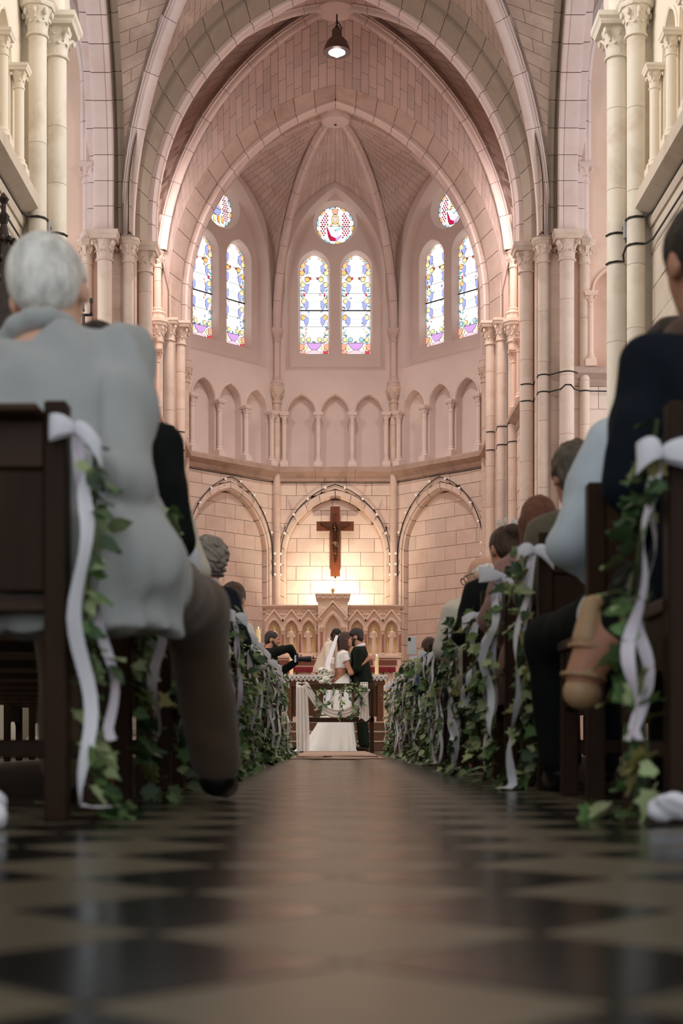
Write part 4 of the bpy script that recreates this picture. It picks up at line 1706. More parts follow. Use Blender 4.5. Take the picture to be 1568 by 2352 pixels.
# ================================================================== ALTAR PLATFORM
STEPW = mat('step_wood', (104, 74, 52), .5, noise=.12, scale=4, stretch=(1, 8, 8), bump=.1)
STEPL = mat('step_edge', (196, 168, 146), .5, noise=.06, scale=4)
PALE = mat('retable_stone', (246, 222, 202), .7, noise=.05, scale=8, bump=.15, bscale=30, tint=(236, 204, 180), tscale=3, tamt=.5)
GOLD = mat('gold_mosaic', (250, 226, 156), .4, metal=.05, noise=.12, scale=60, bump=.3, bscale=120)
REDMARB = mat('red_marble', (184, 128, 108), .3, noise=.2, scale=25)
for k in range(3):
    st = thing('altar_step', ('lowest wooden altar step just behind the couple', 'middle wooden altar step below the altar table', 'topmost wooden platform under the altar table')[k], 'step', (0, 0, 0))
    y0, y1 = 21.3 + .36 * k, (21.3 + .36 * (k + 1) if k < 2 else 26.2)
    hw_ = (2.4, 2.35, 2.3)[k]
    mb = MB()
    mb.box(-hw_, y0 + .012, .15 * k + .001, hw_, y1 + .05 * (k < 2), .15 * (k + 1) - .025)
    if k == 2:
        mb.box(-1.0, 26.2, .3, 1.0, 27.3, .425)
    mb.build('riser', STEPW, st)
    mb = MB()
    mb.box(-hw_, y0, .15 * (k + 1) - .024, hw_, y1 + .05 * (k < 2) - (.0 if k < 2 else 0), .15 * (k + 1), .005)
    if k == 2:
        mb.box(-1.0, 26.2, .426, 1.0, 27.3, .45)
    mb.build('tread', STEPL, st)

# ================================================================== RETABLE
RX, RY = -.045, 25.62
fr = Fr((0, 0, 0), (1, 0, 0), (0, -1, 0))
ret = thing('altar_retable', 'carved pale stone retable with gabled niches and a raised centre', 'retable', (RX, RY, .45))
ZB = .45


def zz(y):
    return .16 + (1700 - y) / 127.6 - ZB


NICHE = [-1.055, -.745, -.437, .437, .745, 1.055]
mb = MB()
mb.box(-1.21, .12, 0, 1.21, .45, zz(1391))
mb.box(-.27, .1, 0, .27, .45, zz(1378))
mb.build('back_slab', PALE, ret)
mb = MB()
holes = []
for u in NICHE:
    holes.append((u - .118, u + .118, lambda q: zz(1500), arch_fn(.118, zz(1448), .185, u)))
    L = loop_pts(.118, zz(1500), zz(1448), .185, u, 8)
    reveal(mb, fr, L, 0, L, -.115)
plate(mb, fr, -1.21, -.27, zz(1512), zz(1396), [h for h in holes if h[0] < 0])
plate(mb, fr, -.28, .28, zz(1512), zz(1396), [])
plate(mb, fr, .27, 1.21, zz(1512), zz(1396), [h for h in holes if h[0] > 0])
for s in (-1, 1):
    a, b_ = (-1.21, -.27) if s < 0 else (.27, 1.21)
    mb.add([fr(a, zz(1512), -.115), fr(b_, zz(1512), -.115), fr(b_, zz(1396), -.115), fr(a, zz(1396), -.115)], [(0, 1, 2, 3)])
    mb.add([fr(s * 1.21, 0, 0), fr(s * 1.21, 0, -.4), fr(s * 1.21, zz(1396), -.4), fr(s * 1.21, zz(1396), 0)], [(0, 1, 2, 3)])
mb.build('arcade_wall', PALE, ret)
# cornice
for s in (-1, 1):
    mb = MB()
    a, b_ = (s * .27, s * 1.27)
    prof = [(-.3, zz(1398)), (.02, zz(1398)), (.03, zz(1396)), (.06, zz(1395)), (.06, zz(1393)), (.08, zz(1392.4)), (.08, zz(1390)), (-.3, zz(1390))]
    mb.prism(prof, lambda d, z: fr(a, z, d), lambda d, z: fr(b_, z, d))
    mb.build('cornice', PALE, ret)
# niches: moulding, gable, gold panel, figure, columns
for i, u in enumerate(NICHE):
    mb = MB()
    for k, (dw, r) in enumerate(((.022, .013), (.004, .009))):
        L = loop_pts(.118 + dw, zz(1448), zz(1448), .185 + dw, u, 9)[1:-1]
        mb.tube([fr(a, z, .008) for a, z in L], r, 6)
    mb.build('arch_moulding', PALE, ret, smooth=60)
    for s in (-1, 1):
        mb = MB()
        pts = [(u, zz(1403)), (u + s * .155, zz(1427))]
        nx, nz = (zz(1403) - zz(1427)), s * .155
        l = math.hypot(nx, nz)
        ox, oz = s * abs(nx) / l * .03, abs(nz) / l * .03
        P = [(pts[0][0], pts[0][1] + .04), (pts[1][0] + ox, pts[1][1] + oz * .6), (pts[1][0] - ox * .0, pts[1][1] - .012), (pts[0][0], pts[0][1])]
        mb.prism(P, lambda a, z: fr(a, z, 0), lambda a, z: fr(a, z, .05))
        mb.build('gable', PALE, ret)
        for t in ((.3, .62) if i not in (0,) or True else (.5,)):
            a, z = pts[0][0] + (pts[1][0] - pts[0][0]) * t, pts[0][1] + (pts[1][1] - pts[0][1]) * t
            mb = MB()
            mb.sphere((a + s * .032, -.02, z + .05), .017, 8, 5, sq=(1.6, 1.2, .9))
            mb.sphere((a + s * .018, -.018, z + .042), .009, 6, 4)
            mb.build('crocket', PALE, ret, smooth=True)
    # panel with lobed head
    L = [(u - .083, zz(1500) + .01), (u - .083, zz(1445)), (u - .075, zz(1442)), (u - .05, zz(1441)), (u - .048, zz(1438)), (u - .035, zz(1435.5)), (u, zz(1433.5))]
    L = L + [(2 * u - a, z) for a, z in L[:-1]][::-1]
    mb = MB()
    mb.prism(L, lambda a, z: fr(a, z, -.114), lambda a, z: fr(a, z, -.100))
    mb.build('gold_panel', GOLD, ret)
    rr = random.Random(i * 13 + 5)
    b = SDF(.012)
    z0 = zz(1497)
    H = .46
    y = .075
    lean = rr.uniform(-.012, .012)
    b.cone((u, y, z0 + .01), (u + lean * .5, y - .005, z0 + .22), .056, .042).cone((u + lean * .5, y - .005, z0 + .22), (u + lean, y - .005, z0 + .34), .042, .05)
    b.cone((u + lean, y - .01, z0 + .36), (u + lean, y - .012, z0 + .39), .02, .018)
    b.ell((u + lean, y - .014, z0 + .415), (.024, .026, .032))
    for s in (-1, 1):
        el = (u + lean + s * .062, y - .01, z0 + .27)
        ha = (u + lean + s * rr.uniform(-.01, .03), y - .042, z0 + rr.uniform(.25, .34))
        b.cone((u + lean + s * .045, y, z0 + .345), el, .02, .018).cone(el, ha, .018, .012)
    for k in range(5):
        a = u - .045 + .0225 * k
        b.cone((a, y - .035, z0 + .02), (a * .6 + (u + lean) * .4, y - .03, z0 + rr.uniform(.16, .26)), .009, .006, .008)
    b.mesh('saint_relief', PALE, .0075, parent=ret)
    mb = MB()
    mb.lathe([(.046, 0), (.046, .006), (.040, .008)], 18, c=(u + lean, -.0, 0), M=Matrix.Translation((0, .098, z0 + .415)) @ Matrix.Rotation(PI / 2, 4, 'X'))
    mb.build('halo', GOLD, ret)
for u in (-1.205, -.9, -.591, -.29, .29, .591, .9, 1.205):
    mb = MB()
    mb.lathe([(.022, zz(1500)), (.022, zz(1457))], 10, c=(u, -.012, 0))
    o = mb.build('niche_column', REDMARB, ret, smooth=True)
    mb = MB()
    mb.lathe([(.036, zz(1504)), (.036, zz(1501.5)), (.026, zz(1499.5))], 10, c=(u, -.012, 0))
    mb.build('base', PALE, o, smooth=35)
    mb = MB()
    mb.lathe([(.022, zz(1457)), (.026, zz(1456)), (.024, zz(1454)), (.036, zz(1450)), (.042, zz(1449)), (.042, zz(1446.5))], 10, c=(u, -.012, 0))
    mb.build('capital', PALE, o, smooth=35)
# centre block
mb = MB()
hole = (-.14, .14, lambda q: zz(1515), arch_fn(.14, zz(1446), .27, 0))
L = loop_pts(.14, zz(1515), zz(1446), .27, 0, 10)
plate(mb, fr, -.27, .27, 0, zz(1378), [hole], .1)
reveal(mb, fr, L, .1, L, -.02)
mb.add([fr(-.14, zz(1515), -.02), fr(.14, zz(1515), -.02), fr(.14, zz(1420), -.02), fr(-.14, zz(1420), -.02)], [(0, 1, 2, 3)])
for s in (-1, 1):
    mb.add([fr(s * .27, 0, .1), fr(s * .27, 0, -.3), fr(s * .27, zz(1378), -.3), fr(s * .27, zz(1378), .1)], [(0, 1, 2, 3)])
mb.build('centre_block', PALE, ret)
mb = MB()
hw_ = .315
prof = [(-.33, zz(1379)), (.11, zz(1379)), (.13, zz(1376)), (.15, zz(1370)), (.17, zz(1368)), (.17, zz(1364.5)), (-.33, zz(1364.5))]
mb.prism(prof, lambda d, z: fr(-.255 - max(d, .1) * .38, z, d), lambda d, z: fr(.255 + max(d, .1) * .38, z, d))
mb.build('top_slab', PALE, ret)
for k in range(13):
    mb = MB()
    u = -.27 + .045 * k
    mb.sphere((u, -.152, zz(1373) + .012 * math.sin(k * 2.1)), .02, 7, 5, sq=(1.1, .6, 1.1))
    mb.sphere((u + .02, -.148, zz(1375.5)), .012, 6, 4)
    mb.build('frieze_leaf', PALE, ret, smooth=True)
for s in (-1, 1):
    for off, w_, d1 in ((0, .034, .16), (.06, .018, .135)):
        mb = MB()
        a0, z0, a1, z1 = 0, zz(1385) - off * 1.15, s * (.262 - off * .55), zz(1421) - off * .1
        P = [(a0, z0 + w_ * 1.3), (a1 + s * w_ * .5, z1 + w_ * .7), (a1 - s * w_ * .3, z1 - w_ * .3), (a0, z0)]
        mb.prism(P, lambda a, z: fr(a, z, .1), lambda a, z: fr(a, z, d1))
        mb.build('gable', PALE, ret)
    mb = MB()
    mb.box(s * .2, -.15, zz(1425), s * .29, -.1, zz(1421), .004)
    mb.build('gable_shoulder', PALE, ret)
    for t in (.18, .36, .54, .72, .88):
        mb = MB()
        mb.sphere((s * (.262 * t + .03), -.125, zz(1385) + (zz(1421) - zz(1385)) * t + .045), .013, 8, 5, sq=(1.4, 1, 1))
        mb.sphere((s * (.262 * t + .016), -.12, zz(1385) + (zz(1421) - zz(1385)) * t + .035), .009, 6, 4)
        mb.build('crocket', PALE, ret, smooth=True)
    mb = MB()
    mb.lathe([(.02, zz(1500)), (.02, zz(1452))], 10, c=(s * .2, -.125, 0))
    o = mb.build('niche_column', REDMARB, ret, smooth=True)
    mb = MB()
    mb.lathe([(.02, zz(1452)), (.03, zz(1446)), (.04, zz(1444)), (.04, zz(1441))], 10, c=(s * .2, -.125, 0))
    mb.build('capital', PALE, o, smooth=35)
mb = MB()
for r_, w_ in ((.022, .014), (-.004, .01)):
    L = loop_pts(.14 + r_, zz(1446), zz(1446), .27 + r_, 0, 10)[1:-1]
    mb.tube([fr(a, z, .105) for a, z in L], w_, 6)
mb.build('arch_moulding', PALE, ret, smooth=60)
mb = MB()
for du, dz in ((0, .032), (0, -.032), (-.036, 0), (.036, 0), (0, 0)):
    mb.lathe([(.001, .018), (.031, .016), (.036, .0)], 14, M=Matrix.Translation((du, .02, zz(1433) + dz)) @ Matrix.Rotation(PI / 2, 4, 'X'))
tag(mb.build('quatrefoil', mat('mosaic_pale', (248, 238, 214), .4), ret), kind='stuff')
mb = MB()
mb.lathe([(.04, 0), (.03, .02), (.016, .03), (.028, .05), (.034, .075), (.02, .1), (.001, .11)], 12, c=(0, .0, zz(1364.5)))
mb.build('finial', mat('finial_gold', (230, 180, 110), .4, metal=.4), ret, smooth=True)
# base
mb = MB()
mb.box(-1.24, -.05, zz(1512), 1.24, .1, zz(1505), .008)
mb.build('sill', PALE, ret)
mb = MB()
mb.box(-1.23, -.03, 0, 1.23, .4, zz(1513), .005)
mb.build('plinth', PALE, ret)
for a, b_ in ((-1.15, -.75), (-.7, -.3), (.33, .72), (.77, 1.15)):
    mb = MB()
    mb.box(a, -.045, zz(1528), b_, -.031, zz(1516), .004)
    mb.build('panel', mat('panel_brown', (138, 84, 66), .5, noise=.15, scale=12), ret)

# red covered side tables beside the retable
REDCLOTH = mat('red_cloth', (128, 22, 34), .8, noise=.12, scale=10, sheen=.3)
for s in (-1, 1):
    t = thing('credence_table', 'low stone side table under a red cloth behind the ' + ('photographer' if s < 0 else 'groom'), 'table', (RX + s * .72, 25.2, .45), 0, 'red covered side tables')
    mb = MB()
    mb.box(-.34, -.17, 0, .34, .17, .96, .01)
    mb.build('body', PALE, t)
    mb = MB()
    mb.box(-.36, -.19, .955, .36, .19, .99, .01)
    mb.build('table_top', PALE, t)
    mb = MB()
    P = []
    for i in range(25):
        u = -.385 + .77 * i / 24
        wv = .008 * math.sin(i * 1.9)
        P.append([(u, -.215 + wv, .90 + .008 * math.sin(i * 1.1)), (u, -.205, .985), (u, -.19, 1.0), (u, .19, 1.0)])
    mb.grid(P)
    tag(mb.build('red_cloth', REDCLOTH, None, smooth=True, loc=(RX + s * .72, 25.2, .45)), 'red cloth folded over the side table behind the ' + ('photographer' if s < 0 else 'groom'), 'cloth', 'red cloths on the side tables')

# ================================================================== ALTAR TABLE
WOODM = mat('altar_wood', (112, 72, 42), .45, noise=.2, scale=5, stretch=(8, 8, 1), bump=.12)
ax = -.015
alt = thing('altar_table', 'brown wooden altar table on square legs', 'table', (ax, 22.6, .45))
for sx in (-.72, .72):
    for sy in (-.3, .3):
        mb = MB()
        mb.box(sx - .045, sy - .045, 0, sx + .045, sy + .045, .66, .006)
        mb.build('leg', WOODM, alt)
mb = MB()
mb.box(-.79, -.36, .58, .79, .36, .68, .006)
mb.build('apron', WOODM, alt)
mb = MB()
mb.box(-.81, -.38, .68, .81, .38, .725, .006)
mb.build('table_top', WOODM, alt)
mb = MB()
mb.box(-.66, -.28, .08, .66, -.25, .56, .004)
mb.build('front_panel', mat('altar_panel', (92, 58, 36), .5, noise=.2, scale=5, stretch=(1, 1, 8)), alt)
LACE = mat('lace_white', (244, 238, 228), .85)
cl = thing('altar_cloth', 'white cloth with deep lace edging on the altar table', 'cloth', (ax, 22.6, 1.175))
mb = MB()
mb.box(-.825, -.395, 0, .825, .395, .008, .003)
mb.build('cloth', LACE, cl)
lf = Fr((0, -.4, 0), (1, 0, 0), (0, -1, 0))
mw = .066
nm = 25
mb = MB()
holes = []
for k in range(nm):
    c = -.825 + mw * (k + .5)
    for (du, dz, r) in ((0, -.035, .011), (-.019, -.055, .008), (.019, -.055, .008), (0, -.072, .007)):
        holes.append((c + du - r, c + du + r, (lambda u, c=c, du=du, dz=dz, r=r: dz - math.sqrt(max(r * r - (u - c - du) ** 2, 0))), (lambda u, c=c, du=du, dz=dz, r=r: dz + math.sqrt(max(r * r - (u - c - du) ** 2, 0)))))


def scal(u):
    t = ((u + .825) / mw) % 1
    return -.06 - .035 * (1 - abs(2 * t - 1)) ** .8 - .006 * math.cos(t * 6 * PI)


def lace_holes(m):
    return [h for h in holes if h[0] < m < h[1]]


us = sorted({round(-.825 + 1.65 * i / (nm * 16), 5) for i in range(nm * 16 + 1)})
for a, b_ in zip(us, us[1:]):
    m = (a + b_) / 2
    hs = sorted(lace_holes(m), key=lambda h: h[2](m))
    ba, bb = scal(a), scal(b_)
    for h in hs + [None]:
        ta, tb = (h[2](a), h[2](b_)) if h else (.008, .008)
        if ta > ba + 1e-4 or tb > bb + 1e-4:
            mb.add([lf(a, ba), lf(b_, bb), lf(b_, max(tb, bb)), lf(a, max(ta, ba))], [(0, 1, 2, 3)])
        if h:
            ba, bb = h[3](a), h[3](b_)
mb.build('lace_edging', LACE, cl)
for s in (-1, 1):
    mb = MB()
    P = []
    for i in range(13):
        y = -.395 + .79 * i / 12
        P.append([(s * .83, y, .006), (s * .835, y, -.05 - .03 * (i % 2))])
    mb.grid(P)
    mb.build('side_lace', LACE, cl)
WAX = mat('candle_wax', (250, 228, 176), .5, sub=.3, emit=(255, 214, 140), estr=.12)
FLAME = emat('flame', (255, 214, 130), 12)


def candle(label, x, y, z, r, h):
    t = thing('pillar_candle', label, 'candle', (x, y, z))
    mb = MB()
    mb.lathe([(r, 0), (r, h - .008), (r * .92, h), (r * .5, h - .006), (.001, h - .008)], 18)
    mb.build('wax', WAX, t, smooth=35)
    mb = MB()
    mb.tube([(0, 0, h - .01), (0, 0, h + .012)], .0025, 5)
    mb.build('wick', CABLE, t)
    mb = MB()
    mb.lathe([(.001, 0), (.006, .008), (.005, .018), (.001, .034)], 8, c=(0, 0, h + .006))
    mb.build('flame', FLAME, t, smooth=True)
    return t


candle('white pillar candle on the altar cloth beside the photographer', -.70, 22.45, 1.184, .030, .28)
candle('white pillar candle on the altar cloth behind the groom', .65, 22.45, 1.184, .030, .29)
BRASS = mat('brass', (150, 112, 60), .35, metal=.8)
for (x, y, z) in ((-.62, 22.75, 1.184), (-.83 + .05, 22.78, 1.184), (.76, 22.75, 1.184)):
    t = thing('candle_holder', 'small dark brass candle holder on the altar ' + ('behind the groom' if x > 0 else 'cloth corner beside the photographer' if x < -.7 else 'behind the priest sleeve'), 'candle holder', (x, y, z), 0, 'dark brass holders on the altar')
    mb = MB()
    mb.lathe([(.03, 0), (.026, .02), (.012, .03)], 10)
    mb.build('foot', mat('dark_brass', (70, 50, 36), .4, metal=.6), t, smooth=True)
    mb = MB()
    mb.lathe([(.012, .03), (.02, .05), (.014, .07), (.001, .075)], 10)
    mb.build('cup', mat('dark_brass', (70, 50, 36), .4, metal=.6), t, smooth=True)
cs = thing('candle_stand', 'tall brass floor candle stand beside the altar', 'candle stand', (-1.19, 21.95, .45))
mb = MB()
mb.lathe([(.14, 0), (.13, .02), (.05, .05), (.02, .1), (.018, .4), (.03, .43), (.018, .46), (.018, .85), (.06, .9), (.055, .92)], 16)
mb.build('stem', BRASS, cs, smooth=35)
candle('tall thick white candle on the brass floor stand', -1.19, 21.95, 1.372, .035, .5)
# ================================================================== PEWS
PEW = mat('pew_wood', (48, 30, 17), .5, spec=.15, noise=.22, scale=4, stretch=(7, 7, 1), bump=.12, bscale=18)
PEWL = mat('pew_rail_wood', (62, 40, 24), .4, spec=.2, noise=.2, scale=4, stretch=(1, 7, 7), bump=.1, bscale=18)
PEW_X = {-1: -.548, 1: .62}
PY0, PDY = 2.76, .875


def pew_meshes(s, L, bench=False):
    """parts of a pew whose aisle end is at x = 0 and which runs outward along s"""
    out = []

    def bx(n, m, u0, v0, z0, u1, v1, z1, c=.004):
        mb = MB()
        mb.box(s * u0, v0, z0, s * u1, v1, z1, c)
        out.append((n, mb.mesh(n, m)))
    bx('back_post', PEW, 0, 0, 0, .045, .05, .82)
    bx('back_post', PEW, L - .045, 0, 0, L, .05, .82)
    bx('front_leg', PEW, 0, .40, 0, .045, .45, .41)
    bx('front_leg', PEW, L - .045, .40, 0, L, .45, .41)
    if bench:
        bx('top_rail', PEWL, -.01, -.004, .825, L + .01, .05, .908)
        bx('seat', PEWL, -.005, .0, .40, L + .005, .47, .458)
        return out
    bx('top_rail', PEWL, .045, .008, .69, L - .045, .042, .785)
    bx('book_shelf', PEWL, .045, -.055, .786, L - .045, .045, .802)
    bx('back_panel', PEW, .045, .016, .45, L - .045, .032, .689)
    bx('seat', PEWL, -.005, .03, .412, L + .005, .47, .44)
    bx('stretcher', PEW, .045, .41, .12, L - .045, .44, .16)
    for u in (.008, L - .038):
        mb = MB()
        poly = [(.05, .42), (.05, .26), (.10, .30), (.33, .30), (.40, .24), (.40, .42)]
        mb.prism(poly, lambda a, b: (s * u, a, b), lambda a, b: (s * (u + .03), a, b))
        out.append(('side_bracket', mb.mesh('side_bracket', PEW)))
    return out


NEARBY = {(-1, 0): 'under the white haired man in the grey blazer', (1, 0): 'under the person in the dark navy jacket', (-1, 1): 'behind the one in the grey blazer',
          (1, 1): 'under the person in the pale blue shirt', (1, 2): 'under the person in the olive jacket'}
NROW = {-1: 14, 1: 16}
pews = {}
ORD = ['first', 'second', 'third', 'fourth', 'fifth', 'sixth', 'seventh', 'eighth', 'ninth', 'tenth', 'eleventh', 'twelfth', 'thirteenth', 'fourteenth', 'fifteenth', 'sixteenth', 'seventeenth']
for s in (-1, 1):
    parts = pew_meshes(s, 1.95)
    n = NROW[s]
    for i in range(n):
        side = 'photographer side' if s < 0 else 'groom side'
        t = thing('church_pew', 'dark wooden pew, %s row back from the altar on the %s' % (ORD[n - 1 - i], side), 'pew', (PEW_X[s], PY0 + PDY * i, 0), 0, 'pews on the ' + side)
        for nme, me in parts:
            link(nme, me, t)
        pews[(s, i)] = t

# ================================================================== IVY GARLANDS AND BOWS
LEAFM = [mat('leaf_green', (88, 116, 66), .5, noise=.2, scale=25, rnd=.3), mat('leaf_pale', (152, 166, 118), .5, noise=.2, scale=25, rnd=.25), mat('leaf_dark', (56, 80, 46), .45, noise=.2, scale=25, rnd=.3), mat('leaf_olive', (118, 112, 60), .5, noise=.2, scale=25, rnd=.3)]
STEM = mat('stem', (70, 76, 40), .6)
RIBBON = mat('ribbon_white', (236, 234, 240), .55, noise=.03, sheen=.3)
RIBBON_L = mat('ribbon_lilac', (214, 204, 214), .55, noise=.04, sheen=.3)


def ivy_mesh(mt, kind=0):
    mb = MB()
    if kind == 0:
        R_ = [(0, -.05), (.14, -.16), (.42, -.12), (.34, .1), (.55, .34), (.28, .38), (.16, .62), (0, 1.0)]
    elif kind == 1:
        R_ = [(0, 0), (.2, .1), (.3, .35), (.26, .6), (.12, .85), (0, 1.0)]
    else:
        R_ = [(0, -.05), (.25, -.2), (.5, 0), (.46, .25), (.6, .45), (.3, .55), (.2, .8), (0, 1.0)]
    n = len(R_)
    vs, fs = [], []
    for x, y in R_:
        vs.append((0, y, -.06 * math.sin(y * 2.5)))
    for sg in (-1, 1):
        o = len(vs)
        for x, y in R_:
            vs.append((sg * x, y, .22 * x - .15 * max(y, 0) ** 2 - .06 * math.sin(y * 2.5)))
        for i in range(n - 1):
            q = (i, i + 1, o + i + 1, o + i)
            fs.append(q if sg > 0 else q[::-1])
    mb.add(vs, fs)
    mb.tube([(0, -.05, 0), (0, -.3, -.05), (.03, -.5, -.1)], .018, 3)
    return mb.mesh('leaf', mt, smooth=True)


LEAFS = [ivy_mesh(LEAFM[0], 0), ivy_mesh(LEAFM[1], 0), ivy_mesh(LEAFM[2], 0), ivy_mesh(LEAFM[0], 2), ivy_mesh(LEAFM[3], 0), ivy_mesh(LEAFM[1], 2), ivy_mesh(LEAFM[2], 2)]
LANCE = [ivy_mesh(LEAFM[0], 1), ivy_mesh(LEAFM[2], 1), ivy_mesh(LEAFM[1], 1)]


def leaf_at(parent, p, rr, size, meshes, out=None):
    o = link('leaf', rr.choice(meshes), parent, p)
    sz = size * rr.uniform(.7, 1.25)
    o.scale = (sz, sz, sz)
    if out is None:
        out = Vector((rr.gauss(0, 1), rr.gauss(0, 1), rr.gauss(0, 1)))
    d = (Vector(out) + Vector((rr.gauss(0, .5), rr.gauss(0, .5), -.5 + rr.gauss(0, .5)))).normalized()
    q = d.to_track_quat('Y', 'Z')
    o.rotation_mode = 'QUATERNION'
    o.rotation_quaternion = q @ Matrix.Rotation(rr.uniform(-1.2, 1.2), 3, 'Y').to_quaternion()
    return o


def ribbon_strip(mb, path, width, rr, twist=1.2, ph=0.0):
    path = resample([Vector(p) for p in path], 26)
    for i in range(1, 26):
        path[i] = path[i] + Vector((.012 * math.sin(i * .55 + ph * 3), .016 * math.cos(i * .42 + ph), 0)) * min(1, i / 6)
    P = []
    for i, p in enumerate(path):
        t = i / 26
        a = ph + twist * math.sin(t * 5 + ph) + .5 * math.sin(t * 11 + ph * 2)
        wv = Vector((math.cos(a), math.sin(a), 0)) * (width / 2)
        tang = (path[min(i + 1, 26)] - path[max(i - 1, 0)]).normalized()
        wv = wv - tang * wv.dot(tang)
        if wv.length < 1e-4:
            wv = Vector((width / 2, 0, 0))
        wv = wv.normalized() * (width / 2)
        P.append([p - wv, p + wv * .02 + tang.cross(wv) * .12, p + wv])
    mb.grid(P)


def bow(label, p, s, rr, tails, scale=1.0, group='white bows on the pew ends', mt=None):
    mt = mt or RIBBON
    t = thing('ribbon_bow', label, 'bow', p, 0, group)
    for sg, dy in ((-1, 1), (1, -1)):
        mb = MB()
        P = []
        L = .085 * scale * rr.uniform(.85, 1.2)
        drop = rr.uniform(.0, .08) * scale
        ang = rr.uniform(-.7, .5)
        for i in range(15):
            a = 2 * PI * i / 14
            lx = L * (1 - math.cos(a)) / 2
            ly = .026 * scale * math.sin(a)
            q = []
            for wv in (-1, 0, 1):
                ww = (.010 + .026 * math.sin(a / 2)) * scale * wv
                q.append((sg * lx * math.cos(ang), ly - .012 - .006 * (wv == 0) * scale, sg * lx * math.sin(ang) * .6 + ww - drop * (lx / L) ** 2))
            P.append(q)
        mb.grid(P)
        mb.build('loop', mt, t, smooth='all')
    mb = MB()
    mb.sphere((0, 0, 0), .018 * scale, 10, 7, sq=(1, 1.3, .9))
    mb.build('knot', mt, t, smooth=True)
    for path, wd, tw in tails:
        mb = MB()
        ribbon_strip(mb, path, wd, rr, tw, rr.uniform(0, 6))
        mb.build('tail', rr.choice([mt, mt, RIBBON_L]), t, smooth='all')
    return t


for s in (-1, 1):
    for i in range(NROW[s]):
        if (s, i) == (1, 1):
            continue          # this pew end is bare
        rr = random.Random(100 * s + i * 7 + 3)
        side = 'photographer side' if s < 0 else 'groom side'
        nth = ORD[NROW[s] - 1 - i]
        y = PY0 + PDY * i
        xa = PEW_X[s]
        # garland down the aisle face of the post
        g = thing('ivy_garland', 'ivy garland on the %s pew end from the altar, %s' % (nth, side), 'garland', (xa, y, 0), 0, 'ivy garlands on the %s' % side)
        ph = rr.uniform(0, 6)
        lean = rr.uniform(.0, .10)
        top = rr.uniform(.70, .8)
        path = []
        for k in range(13):
            t = k / 12
            path.append(Vector((-s * (.03 + .02 * math.sin(ph + 4 * t) + .03 * (t > .85)), .02 + lean * t + .025 * math.sin(ph * 2 + 6 * t), top * (1 - t) + .012)))
        path.append(path[-1] + Vector((-s * .05, .06, .0)))
        mb = MB()
        mb.tube(path, .005, 5)
        mb.build('stem', STEM, g)
        n = 84 if i < 2 else 96 if i < 8 else 70
        lf = rr.random()
        ms = LEAFS if lf < .75 else LANCE + LEAFS[:2]
        for k in range(n):
            t = rr.random() ** .9
            p = path[0].lerp(path[0], 0)
            f = t * 13
            j = min(int(f), 12)
            p = path[j].lerp(path[j + 1], f - j)
            wd = .028 + .024 * math.sin(ph + 5 * t) ** 2
            p = p + Vector((-s * (abs(rr.gauss(0, wd * .55)) - .012), rr.gauss(0, wd * 1.2), rr.gauss(0, .02)))
            p.z = max(p.z, .015)
            leaf_at(g, p, rr, .048, ms, (-s * 1.2, -.6, -.2))
        # bow with tails
        bp = Vector((xa - s * .012 + (s * .02), y - .02, .79 if rr.random() < .6 else .72))
        bp = Vector((xa - s * .02, y - .012, rr.uniform(.70, .78)))
        tails = []
        for q in range(2 if rr.random() < .75 else 3):
            zl = rr.choice([.02, .02, .15, .3, .0])
            e = Vector((-s * rr.uniform(.0, .07), rr.uniform(-.03, .12), zl - bp.z + .01))
            mid = Vector((-s * rr.uniform(.01, .06), rr.uniform(-.03, .08), e.z * .5))
            pth = [(0, 0, -.005), (-s * .015, -.01, -.08), mid, e]
            if zl < .05:
                pth.append(e + Vector((-s * rr.uniform(.01, .06), rr.uniform(-.05, .05), 0)))
            tails.append((pth, rr.uniform(.020, .032) if i < 6 else rr.uniform(.012, .020), rr.uniform(.8, 1.6)))
        bow('white ribbon bow on the %s pew end from the altar, %s' % (nth, side), bp, s, rr, tails, rr.uniform(.68, .9), 'white bows on the %s' % side)
# ================================================================== PEOPLE
SKIN = mat('skin_fair', (226, 176, 150), .5, noise=.04, scale=15, sub=.08)
SKIN_T = mat('skin_tan', (196, 138, 108), .5, noise=.05, scale=15, sub=.08)
SKIN_D = mat('skin_dark', (84, 52, 40), .45, noise=.05, scale=15)


def cloth(n, rgb, rough=.8, noise=.06, sc_=9, sheen=.25, rnd=0):
    dark = max(rgb) < 70
    return mat('cloth_' + n, rgb, rough, noise=noise, scale=sc_, bump=.12, bscale=90, sheen=0 if dark else sheen, spec=.12 if dark else .3)


def hairm(n, rgb, rough=.5):
    return mat('hair_' + n, rgb, rough, noise=.35, scale=26, stretch=(1.6, 1.6, .5), bump=.8, bscale=60)


def rotm(pitch=0.0, roll=0.0, yaw=0.0):
    """pitch > 0 nods forward (+Y), roll > 0 tilts to +X, yaw > 0 turns to -X"""
    return Matrix.Rotation(yaw, 3, 'Z') @ Matrix.Rotation(-pitch, 3, 'X') @ Matrix.Rotation(roll, 3, 'Y')


